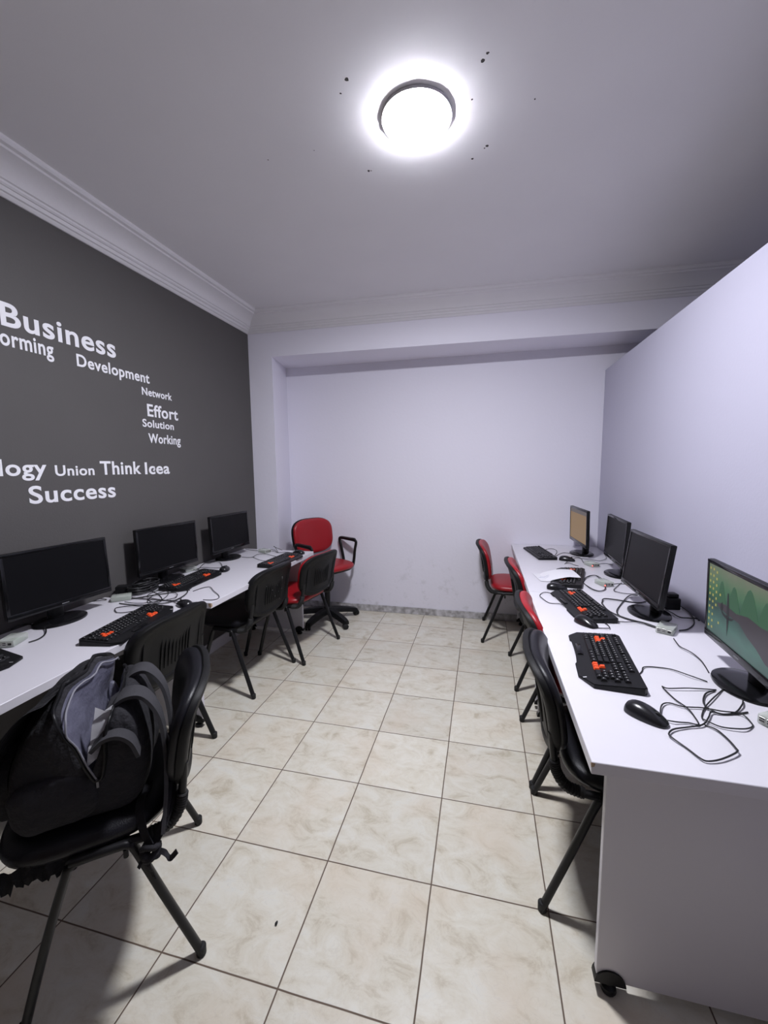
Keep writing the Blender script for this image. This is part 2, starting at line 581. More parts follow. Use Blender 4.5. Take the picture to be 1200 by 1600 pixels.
# ------------------------------------------------------------------ lettering on the charcoal wall
def word(text, y0, y1, z0, h, label, extra=None):
    cu = bpy.data.curves.new('letters', 'FONT')
    cu.body = text
    cu.extrude = 0.0
    cu.offset = 0.020
    cu.space_character = 1.07
    cu.resolution_u = 6
    tmp = bpy.data.objects.new('letters', cu)
    COL.objects.link(tmp)
    bpy.context.view_layer.update()
    me = bpy.data.meshes.new_from_object(tmp.evaluated_get(bpy.context.evaluated_depsgraph_get()))
    bpy.data.objects.remove(tmp)
    bm = bmesh.new()
    bm.from_mesh(me)
    bpy.data.meshes.remove(me)
    xs = [v.co.x for v in bm.verts]
    x0, x1 = min(xs), max(xs)
    cap = 0.729 * 1.02
    sx = (y1 - y0) / (x1 - x0)
    sy = h / cap
    for v in bm.verts:
        v.co = Vector((0, (v.co.x - x0) * sx, v.co.y * sy))
    ex = bmesh.ops.extrude_face_region(bm, geom=bm.faces[:])
    for v in [g for g in ex['geom'] if isinstance(g, bmesh.types.BMVert)]:
        v.co.x += 0.0012
    if extra:
        for (a, b_, c_, d_) in extra:
            box(bm, 0, .0012, a - y0, b_ - y0, c_ - z0, d_ - z0)
    o = finish('wall_lettering', bm, M_decal, smooth=False)
    o.location = (XL + 0.0002, y0, z0)
    tag(o, label, 'lettering', 'word cloud on the charcoal wall')

for t in [('Business', -2.152, -1.567, 2.100, .107, 'white word Business on charcoal wall, the largest and topmost word'),
          ('orming', -2.164, -1.930, 2.013, .076, 'white letters orming at left edge, under the largest word'),
          ('Development', -1.812, -1.329, 2.001, .065, 'white word Development on charcoal wall, under the largest word'),
          ('Network', -1.396, -1.142, 1.923, .049, 'small white word Network on charcoal wall above Effort'),
          ('Effort', -1.364, -1.095, 1.795, .080, 'white word Effort on charcoal wall between Network and Solution'),
          ('Solution', -1.409, -1.142, 1.725, .050, 'small white word Solution on charcoal wall under Effort'),
          ('Working', -1.370, -1.085, 1.627, .062, 'white word Working on charcoal wall under Solution'),
          ('logy', -2.225, -2.019, 1.434, .077, 'white letters logy at left edge of the charcoal wall, beside Union'),
          ('Union', -1.979, -1.766, 1.429, .055, 'small white word Union on charcoal wall between logy and Think'),
          ('Think', -1.729, -1.448, 1.430, .079, 'white word Think on charcoal wall, right of Union'),
          ('Success', -2.112, -1.643, 1.300, .087, 'white word Success on charcoal wall, the lowest word')]:
    word(*t)
word('Icea', -1.417, -1.207, 1.427, .078, 'white word Idea with a peeled letter d, right of Think',
     extra=[(-1.346, -1.333, 1.452, 1.466), (-1.351, -1.338, 1.445, 1.455)])

# ------------------------------------------------------------------ desks
DZ = 0.74
def desk(label, cx, cy, rz, depth, length, front, in_near, in_far, inset, chip=None, cs=1.0):
    """front: +1 when the user's edge faces +x, -1 when it faces -x (local x = depth, y = length)"""
    t = thing('computer_desk', label, 'desk', (cx, cy, 0), rz, 'white computer desks')
    bm = bmesh.new()
    box(bm, -depth / 2, depth / 2, -length / 2, length / 2, DZ - .032, DZ, bev=.0015, seg=1)
    finish('desktop', bm, M_desk, t, smooth=False)
    for y0, s in ((-length / 2 + in_near, 1), (length / 2 - in_far, -1)):
        xf = front * (depth / 2 - inset)
        xb = -front * (depth / 2 - .03)
        bm = bmesh.new()
        ya, yb = sorted((y0, y0 + s * .022))
        box(bm, min(xf, xb), max(xf, xb), ya, yb, .04, DZ - .032, bev=.0015, seg=1)
        p = finish('side_panel', bm, M_desk, t, smooth=False)
        for xx in (xf - front * .035, xb + front * .035):
            bm = bmesh.new()
            # half-round black glide screwed to the lower edge with its foot
            pts = [(.040 * cos(a), .040 * sin(a)) for a in [pi * i / 12 for i in range(13)]]
            vs = prism(bm, pts, -.016, .016)
            bmesh.ops.transform(bm, matrix=TR(xx, (ya + yb) / 2, .034) @ RX(pi / 2), verts=vs)
            lathe(bm, [(0, 0), (.018, 0), (.021, .006), (.019, .016), (.010, .022), (.010, .040), (0, .040)], 16, (xx, (ya + yb) / 2, 0))
            finish('glide', bm, M_black, p)
    bm = bmesh.new()
    xb = -front * (depth / 2 - .05)
    box(bm, xb - .009, xb + .009, -length / 2 + in_near + .022, length / 2 - in_far - .022, DZ - .14, DZ - .032)
    finish('rear_rail', bm, M_desk, t, smooth=False)
    if chip:
        sx, sy = chip
        bm = bmesh.new()
        x, y = sx * depth / 2, sy * length / 2
        vs = [bm.verts.new(p) for p in ((x + sx * .001, y + sy * .001, DZ - .001), (x + sx * .001, y + sy * .001, DZ - .026 * cs), (x - sx * .012 * cs, y + sy * .001, DZ - .022 * cs),
                                        (x - sx * .016 * cs, y + sy * .001, DZ - .004 * cs), (x + sx * .001, y - sy * .012 * cs, DZ - .020 * cs), (x + sx * .001, y - sy * .009 * cs, DZ - .006 * cs))]
        bm.faces.new((vs[0], vs[1], vs[2], vs[3])); bm.faces.new((vs[1], vs[0], vs[5], vs[4]))
        o = finish('chipped_corner', bm, M_wood, t, smooth=False)
        o['label'] = 'chipped brown chipboard corner'
    return t
desk('white desk in the right foreground holding the lit green screen', 1.548, -1.886, 0, .715, 1.39, -1, .085, .05, .06, chip=(-1, -1), cs=.5)
desk('white desk by the back wall on the right, under the tan screen', 1.548, -.449, 0, .715, 1.476, -1, .05, .06, .06)
desk('white desk by the pier on the left, with a chipped near corner', -.816, -1.055, 0, .664, 1.376, 1, .014, .014, .105, chip=(1, -1))
desk('white desk in the left foreground behind the open backpack', -.8175, -2.475, R_(1.8), .605, 1.41, 1, .02, .02, .085)

# ------------------------------------------------------------------ monitors
def monitor(label, x, y, z, ang, tilt, screen_m=None, w=.468, h=.283, off=.03, led=None):
    """ang: direction the screen faces (deg)"""
    a = R_(ang)
    t = thing('monitor', label, 'monitor', (x, y, DZ), a - pi / 2, 'monitors on the desks')
    zc = z - DZ
    # local +y = viewing direction
    bm = bmesh.new()
    lathe(bm, [(0, 0), (.98, 0), (1.0, .004), (.985, .010), (.90, .015), (.5, .019), (0, .020)], 48, (0, -off, 0), .115, .088)
    base = finish('base', bm, M_gloss, t)
    bm = bmesh.new()
    tube(bm, [(0, -off - .030, .012), (0, -off - .030, .05), (0, -off - .022, .10), (0, -.022, max(.13, zc - .02))], .024, 12, flat=1.5)
    finish('neck', bm, M_black, t)
    bm = bmesh.new()
    box(bm, -w / 2, w / 2, -.016, .004, -h / 2, h / 2, bev=.004)
    pad(bm, w * .72, h * .72, [(0, 0), (1, 0), (.97, .014), (.85, .026), (0, .028)], 5, 32, TR(0, -.016, 0) @ RX(pi / 2))
    c = finish('casing', bm, M_black, t)
    c.location = (0, 0, zc)
    c.rotation_euler = (R_(tilt), 0, 0)
    # frame: four bezel rails, the lower one deeper and glossy
    bm = bmesh.new()
    b0, b1 = .014, .022
    box(bm, -w / 2 + .001, w / 2 - .001, .002, .0075, h / 2 - b0, h / 2 - .001, bev=.0015)
    box(bm, -w / 2 + .001, -w / 2 + b0, .002, .0075, -h / 2 + .001, h / 2 - b0, bev=.0015)
    box(bm, w / 2 - b0, w / 2 - .001, .002, .0075, -h / 2 + .001, h / 2 - b0, bev=.0015)
    box(bm, -w / 2 + .001, w / 2 - .001, .002, .0085, -h / 2 - .004, -h / 2 + b1, bev=.002)
    finish('bezel', bm, M_gloss, c)
    bm = bmesh.new()
    box(bm, -w / 2 + b0 - .001, w / 2 - b0 + .001, .002, .0052, -h / 2 + b1 - .001, h / 2 - b0 + .001)
    s = finish('screen', bm, screen_m or M_screen, c, smooth=False)
    bm = bmesh.new()
    box(bm, -.016, .016, .0086, .0089, -h / 2 + .006, -h / 2 + .010)
    finish('maker_badge', bm, M_silver, c, smooth=False)
    return t, c, s, w, h, b0, b1

monitor('black monitor with a dark screen at the left edge, behind the backpack', -1.000, -2.120, .966, -4, 3.0)
monitor('middle of three dark monitors on the left, beside black cable pile', -1.032, -1.400, .960, -5, 1.0)
monitor('dark monitor on the left desk nearest the pier in the corner', -1.020, -.755, .960, -2, 2.0)
monitor('dark monitor on the right, between tan screen and larger dark one', 1.768, -.700, .975, 177.4, 2.7)
monitor('dark glossy monitor on the right, next to the lit green screen', 1.680, -1.448, .978, 180.6, 7.0)

def emis(name, stops=None, color=None, strength=1.0):
    m = bpy.data.materials.new(name)
    m.use_nodes = True
    nt = m.node_tree
    b = nt.nodes['Principled BSDF']
    b.inputs['Base Color'].default_value = (0.01, 0.01, 0.01, 1)
    b.inputs['Roughness'].default_value = 0.3
    b.inputs['Emission Strength'].default_value = strength * 0.62
    b.inputs['Specular IOR Level'].default_value = 0.2
    if color:
        b.inputs['Emission Color'].default_value = lin(color)
    return m, nt, b

# tan page with a grey toolbar
m_tan, nt, b = emis('tan_page', color='#9a7c50')
tc = N(nt, 'ShaderNodeTexCoord'); sp = N(nt, 'ShaderNodeSeparateXYZ')
nt.links.new(tc.outputs['Object'], sp.inputs[0])
nt.links.new(mixc(nt, math_(nt, 'GREATER_THAN', sp.outputs['Z'], .098), lin('#967748'), lin('#5f5854')), b.inputs['Emission Color'])
monitor('lit monitor with a plain tan screen by the back wall', 1.680, -.062, .972, 183.2, -1.0, m_tan)

# misty green lake picture on the nearest monitor
m_lake, nt, b = emis('lake_picture', strength=1.0)
tc = N(nt, 'ShaderNodeTexCoord'); sp = N(nt, 'ShaderNodeSeparateXYZ')
nt.links.new(tc.outputs['Object'], sp.inputs[0])
nz = N(nt, 'ShaderNodeTexNoise'); nz.inputs['Scale'].default_value = 9; nz.inputs['Detail'].default_value = 4
nt.links.new(tc.outputs['Object'], nz.inputs['Vector'])
zz = math_(nt, 'ADD', sp.outputs['Z'], math_(nt, 'MULTIPLY', math_(nt, 'SUBTRACT', nz.outputs['Fac'], .5), .10))
rp = N(nt, 'ShaderNodeMapRange'); nt.links.new(zz, rp.inputs['Value'])
rp.inputs['From Min'].default_value = -.13; rp.inputs['From Max'].default_value = .13
cr = N(nt, 'ShaderNodeValToRGB')
e = cr.color_ramp.elements
e[0].position, e[0].color = 0.0, lin('#48635f')
e[1].position, e[1].color = 1.0, lin('#7d8470')
for p_, c_ in ((.25, '#4f7a70'), (.45, '#3c5654'), (.55, '#3a5f50'), (.72, '#4f7d5c'), (.88, '#6d8468')):
    k = e.new(p_); k.color = lin(c_)
nt.links.new(rp.outputs['Result'], cr.inputs[0])
nt.links.new(cr.outputs['Color'], b.inputs['Emission Color'])
mt, mc, ms, mw, mh, mb0, mb1 = monitor('lit monitor showing a misty green lake picture on the right', 1.728, -2.108, .969, 175.8, -1.5, m_lake)
def flat(name, polys, m, y=.0056, dy=.0002):
    bm = bmesh.new()
    for P in polys:
        a = [bm.verts.new((-x, y, z)) for x, z in P]       # x: viewer's right
        bb = [bm.verts.new((-x, y + dy, z)) for x, z in P]
        bm.faces.new(a); bm.faces.new(bb)
        for i in range(len(P)):
            j = (i + 1) % len(P)
            bm.faces.new((a[i], a[j], bb[j], bb[i]))
    return finish(name, bm, m, ms, smooth=False)
def hill(x0, x1, z0, z1, n=10, p=1.3):
    return [(x0, z0)] + [(x0 + (x1 - x0) * i / n, z0 + (z1 - z0) * (sin(pi * i / n) ** p)) for i in range(1, n)] + [(x1, z0)]
flat('picture_hill', [hill(-.155, -.085, .005, .085), hill(-.085, .01, .0, .088, p=1.6), hill(-.01, .12, -.01, .105), hill(.09, .205, -.005, .095)], emis('picture_hill', color='#3c6a4c')[0])
flat('picture_shore', [[(-.150, .0), (-.09, .012), (-.02, .004), (.05, .018), (.12, .012), (.205, .02), (.205, -.09), (.15, -.085), (.10, -.06), (.05, -.045), (.0, -.02), (-.07, -.018), (-.13, -.012)]], emis('picture_shore', color='#453f46')[0], .0059)
flat('picture_boat', [[(-.125, -.012), (-.10, -.022), (-.06, -.024), (-.03, -.018), (-.045, -.030), (-.075, -.036), (-.105, -.030)],
                      [(-.078, .055), (-.071, .056), (-.066, .02), (-.062, -.02), (-.066, -.06), (-.073, -.092), (-.076, -.06), (-.078, -.01)],
                      [(-.122, .006), (-.110, .014), (-.104, -.002), (-.108, -.016), (-.120, -.014)]], emis('picture_boat', color='#2c2c30')[0], .0062)
icons = []
for c_ in range(3):
    for r_ in range(10):
        if c_ == 2 and r_ > 5:
            continue
        x, z = -.205 + c_ * .024, .112 - r_ * .0235 - (0 if c_ else 0)
        if c_ == 2:
            z -= .006
        icons.append([(x - .0042, z - .0042), (x + .0042, z - .0042), (x + .0042, z + .0042), (x - .0042, z + .0042)])
icons.append([(-.132, .030), (-.124, .030), (-.124, .038), (-.132, .038)])
icons.append([(-.137, -.072), (-.129, -.072), (-.129, -.064), (-.137, -.064)])
flat('desktop_icons', icons, emis('icon_yellow', color='#c9bd6a')[0], .0064)

# ------------------------------------------------------------------ keyboards
OUT = [(-.200, -.088), (-.150, -.088), (-.140, -.080), (-.020, -.080), (.055, -.080), (.068, -.088), (.165, -.088), (.2275, -.052), (.2275, .080), (.218, .088), (-.212, .088), (-.2275, .074), (-.2275, -.058)]
PLAIN = [(-.215, -.070), (.215, -.070), (.222, -.062), (.222, .064), (.216, .070), (-.216, .070), (-.222, .064), (-.222, -.062)]
def key_layout():
    K = []      # x, y, w, orange
    u = .0183
    X0 = -.214
    def row(y, ws, x=X0, org=()):
        for i, w in enumerate(ws):
            if w > 0:
                K.append((x + w * u / 2, y, w * u, i in org))
            x += abs(w) * u
    row(.064, [1, -1, 1, 1, 1, 1, -.5, 1, 1, 1, 1, -.5, 1, 1, 1, 1])
    row(.040, [1] * 13 + [2]); row(.0217, [1.5, 1, 1, 1, 1, 1, 1, 1, 1, 1, 1, 1, 1, 1.5], org=(2,))
    row(.0034, [1.75] + [1] * 11 + [2.25], org=(1, 2, 3)); row(-.0149, [2.25] + [1] * 10 + [2.75])
    row(-.0332, [1.25, 1.25, 1.25, 6.25, 1.25, 1.25, 1.25, 1.25])
    xn = X0 + 15.3 * u
    row(.064, [1, 1, 1], xn); row(.040, [1, 1, 1], xn); row(.0217, [1, 1, 1], xn)
    row(-.0149, [-1, 1], xn, (1,)); row(-.0332, [1, 1, 1], xn, (0, 1, 2))
    xp = X0 + 18.6 * u
    row(.040, [1, 1, 1, 1], xp); row(.0217, [1, 1, 1], xp); row(.0034, [1, 1, 1], xp); row(-.0149, [1, 1, 1], xp); row(-.0332, [2, 1], xp)
    K.append((xp + 3.5 * u, .0125, u, False)); K.append((xp + 3.5 * u, -.024, u, False))
    return K
KEYS = key_layout()
def ktop(x, y):
    return .012 + (y + .088) / .176 * .013
_keymesh = {}
def keycap(w, d):
    k = (round(w, 4), round(d, 4))
    if k not in _keymesh:
        bm = bmesh.new()
        a = [bm.verts.new((sx * w / 2, sy * d / 2, 0)) for sx, sy in ((-1, -1), (1, -1), (1, 1), (-1, 1))]
        b_ = [bm.verts.new((sx * (w / 2 - .0022), sy * (d / 2 - .0026) + .0006, .0065)) for sx, sy in ((-1, -1), (1, -1), (1, 1), (-1, 1))]
        bm.faces.new(b_)
        for i in range(4):
            j = (i + 1) % 4
            bm.faces.new((a[i], a[j], b_[j], b_[i]))
        me = bpy.data.meshes.new('key')
        bm.to_mesh(me); bm.free()
        me.materials.append(M_key)
        _keymesh[k] = me
    return _keymesh[k]
_orange = {}
def keyboard(label, x, y, right, single, plain=False, scale=(1, 1)):
    t = thing('plain_keyboard' if plain else 'gaming_keyboard', label, 'keyboard', (x, y, DZ), math.atan2(right[1], right[0]), 'keyboards on the desks')
    t.scale = (scale[0], scale[1], 1)
    out = PLAIN if plain else OUT
    bm = bmesh.new()
    prism(bm, out, 0.002, 0, top=lambda a, b_: ktop(a, b_) - (.004 if b_ < -.07 else 0))
    vs = [v for v in bm.verts if v.co.z > .005]
    es = [e for e in bm.edges if e.verts[0] in vs and e.verts[1] in vs]
    bmesh.ops.bevel(bm, geom=es, offset=.003, segments=2, affect='EDGES')
    finish('case', bm, M_black, t, angle=30)
    if not plain:
        bm = bmesh.new()
        box(bm, -.100, -.006, -.074, -.056, .0125, .0140, bev=.0006)
        finish('palm_rest_inlay', bm, M_gloss, t)
    if plain:
        oy = .0
    ang = math.atan2(.013, .176)
    leg = bmesh.new()
    bmk, bmo = bmesh.new(), bmesh.new()
    for kx, ky, kw, org in KEYS:
        yy = ky + .003 if not plain else ky - .006
        kz = ktop(kx, yy) - .001
        if plain:
            org = False
        w_, d_ = kw - .0012, .0172
        if single:
            me = keycap(w_, d_)
            o = bpy.data.objects.new('orange_key' if org else 'key', me)
            COL.objects.link(o)
            o.parent = t
            o.location = (kx, yy, kz)
            o.rotation_euler = (ang, 0, 0)
            if org:
                if me.name not in _orange:
                    m2 = me.copy(); m2.materials.clear(); m2.materials.append(M_orange)
                    _orange[me.name] = m2
                o.data = _orange[me.name]
                o['label'] = 'orange key'
        else:
            me = keycap(w_, d_)
            tgt = bmo if org else bmk
            n0 = len(tgt.verts)
            tgt.from_mesh(me)
            tgt.verts.ensure_lookup_table()
            bmesh.ops.transform(tgt, matrix=TR(kx, yy, kz) @ RX(ang), verts=tgt.verts[n0:])
        if kw < .03 and not org:
            vs = box(leg, -.0022, .0010, -.0012, .0022, .0064, .0067, mtx=TR(kx - .002, yy, kz) @ RX(ang))
    if not single:
        finish('keys', bmk, M_key, t, smooth=False)
        if not plain:
            finish('orange_keys', bmo, M_orange, t, smooth=False)['label'] = 'orange letter and arrow keys'
        else:
            bmo.free()
    if not plain or single:
        finish('key_printing', leg, M_legend, t, smooth=False)
        bm = bmesh.new()
        box(bm, -.006, .006, -.0015, .0015, 0, .0006, mtx=TR(.180, -.0835 + .012, ktop(.18, -.075) - .0005) @ RZ(R_(-60)))
        finish('white_mark', bm, M_legend if not single else M_decal, t, smooth=False)
    else:
        leg.free()
    return t
keyboard('black keyboard with orange keys nearest on the right, below green screen', 1.359, -2.010, (-.045, -.450), True, scale=(.97, 1.08))
keyboard('black keyboard with orange keys on the right, beside a black mouse', 1.415, -1.400, (.058, -.427), True)
keyboard('black keyboard with orange keys half covered by white paper', 1.462, -.850, (-.110, -.424), False)
keyboard('small plain black keyboard by the back wall below the tan screen', 1.380, -.123, (.075, -.444), False, plain=True)
keyboard('black keyboard with orange keys in front of the leftmost monitor', -.634, -2.090, (-.074, .428), True)
keyboard('black keyboard with orange keys below the middle left monitor', -.866, -1.390, (-.024, .437), False)
keyboard('black keyboard with orange keys on the left near red swivel chair', -.567, -.767, (.015, .415), False)
keyboard('corner of a black keyboard at the left picture edge', -.850, -2.685, (.05, .44), False)

# ------------------------------------------------------------------ mice
def make_mouse():
    t = thing('computer_mouse', 'x', 'mouse')
    bm = bmesh.new()
    rows = 14; seg = 20
    rings = []
    L = .056
    for i in range(rows + 1):
        a = -pi / 2 + pi * i / rows
        yy = L * sin(a)
        s_ = max(cos(a), 0) ** .55
        wd = (.031 - .004 * (yy / L)) * s_
        ht = (.034 - .010 * (yy / L) - .006 * (yy / L) ** 2) * s_
        if s_ < 1e-3:
            rings.append([bm.verts.new((0, yy, .010))])
            continue
        ring = []
        for k in range(seg):
            b_ = 2 * pi * k / seg
            cx, sz = cos(b_), sin(b_)
            z = .002 + (ht * max(sz, 0) ** .8 if sz > 0 else 0)
            ring.append(bm.verts.new((wd * cx * (1 if sz >= 0 else .9), yy, z if sz > 0 else .002 + .001 * sz)))
        rings.append(ring)
    for a, b_ in zip(rings, rings[1:]):
        for k in range(seg):
            j = (k + 1) % seg
            if len(a) == 1:
                bm.faces.new((a[0], b_[k], b_[j]))
            elif len(b_) == 1:
                bm.faces.new((a[k], a[j], b_[0]))
            else:
                bm.faces.new((a[k], a[j], b_[j], b_[k]))
    finish('shell', bm, M_gloss if False else mat('mouse_plastic', (0.010, 0.010, 0.012), .25), t, angle=70)
    bm = bmesh.new()
    lathe(bm, [(0, -.0035), (.008, -.0035), (.009, -.002), (.009, .002), (.008, .0035), (0, .0035)], 16)
    bmesh.ops.transform(bm, matrix=TR(0, .028, .0225) @ RY(pi / 2), verts=bm.verts[:])
    finish('scroll_wheel', bm, M_rubber, t)
    bm = bmesh.new()
    tube(bm, [(0, .008, .0335), (0, .022, .0295), (0, .040, .0215), (0, .052, .0135)], .0009, 6)
    finish('button_seam', bm, M_rubber, t)
    return t
_m0 = make_mouse()
first = True
for x, y, dx, dy, lab in [(1.385, -2.357, .07, -.07, 'black mouse on the right desk nearest the camera'),
                          (1.388, -1.650, .06, -.09, 'black mouse touching the keyboard, between the two nearest right keyboards'),
                          (1.352, -1.112, 1, -.10, 'black mouse beside the paper covered keyboard'),
                          (1.552, -.330, 1, -.35, 'black mouse near the tan screen and plain keyboard'),
                          (-.590, -1.815, -.9, .35, 'black mouse at the gap between the two left desks'),
                          (-.835, -1.110, -.3, 1, 'round black mouse at the end of the middle left keyboard'),
                          (-.568, -.490, -1, .25, 'black mouse beside red swivel chair on the left desk')]:
    o = _m0 if first else copy_tree(_m0)
    first = False
    o.location = (x, y, DZ)
    o.rotation_euler = (0, 0, math.atan2(dy, dx) - pi / 2)
    tag(o, lab, 'mouse', 'mice on the desks')

# ------------------------------------------------------------------ small computers in clear cases
def make_pi():
    t = thing('single_board_computer', 'x', 'mini computer')
    bm = bmesh.new()
    box(bm, -.047, .047, -.032, .032, .001, .029, bev=.004)
    finish('clear_case', bm, M_clear, t)
    bm = bmesh.new()
    box(bm, -.042, .042, -.028, .028, .007, .0085)
    finish('circuit_board', bm, M_board, t, smooth=False)
    for i, (y, z1, n) in enumerate([(-.019, .024, 'usb_port'), (-.001, .024, 'usb_port'), (.018, .022, 'network_port')]):
        bm = bmesh.new()
        box(bm, .026, .0480, y - .0075, y + .0075, .0086, z1, bev=.0006, seg=1)
        p = finish(n, bm, M_port, t, smooth=False)
        bm = bmesh.new()
        if n == 'usb_port':
            for zz in (.0115, .0185):
                box(bm, .0478, .0483, y - .006, y + .006, zz, zz + .0032)
        else:
            box(bm, .0478, .0483, y - .006, y + .006, .0105, .0195)
        finish('opening', bm, M_portdark, p, smooth=False)
    bm = bmesh.new()
    box(bm, -.010, .006, -.008, .008, .0086, .0105)
    finish('chip', bm, M_portdark, t, smooth=False)
    return t
_p0 = make_pi()
first = True
for x, y, a, led, lab in [(1.703, -1.662, -122, None, 'mini computer in a clear case between the dark and green monitors'),
                          (1.728, -2.320, -150, None, 'clear cased mini computer in front of the green screen at right edge'),
                          (1.690, -.468, -70, 1, 'clear cased mini computer with red light near the tan screen'),
                          (1.640, -.965, -70, 1, 'clear cased mini computer with red light beside paper covered keyboard'),
                          (-1.005, -1.800, -140, None, 'clear cased mini computer beside the black adapter pile on the left'),
                          (-.970, -2.365, -65, None, 'clear cased mini computer under leftmost monitor at the left edge'),
                          (-1.085, -1.170, -100, None, 'clear cased mini computer behind the middle left monitor'),
                          (-.880, -.490, -20, None, 'clear cased mini computer near the pier on the left desk')]:
    o = _p0 if first else copy_tree(_p0)
    first = False
    o.location = (x, y, DZ)
    o.rotation_euler = (0, 0, R_(a))
    tag(o, lab, 'mini computer', 'mini computers in clear cases')
    if led:
        bm = bmesh.new()
        lathe(bm, [(0, 0), (.0030, .0), (.0030, .003), (0, .005)], 10, (.0485, -.026, .010))
        finish('power_light', bm, M_led, o)['label'] = 'glowing red light'

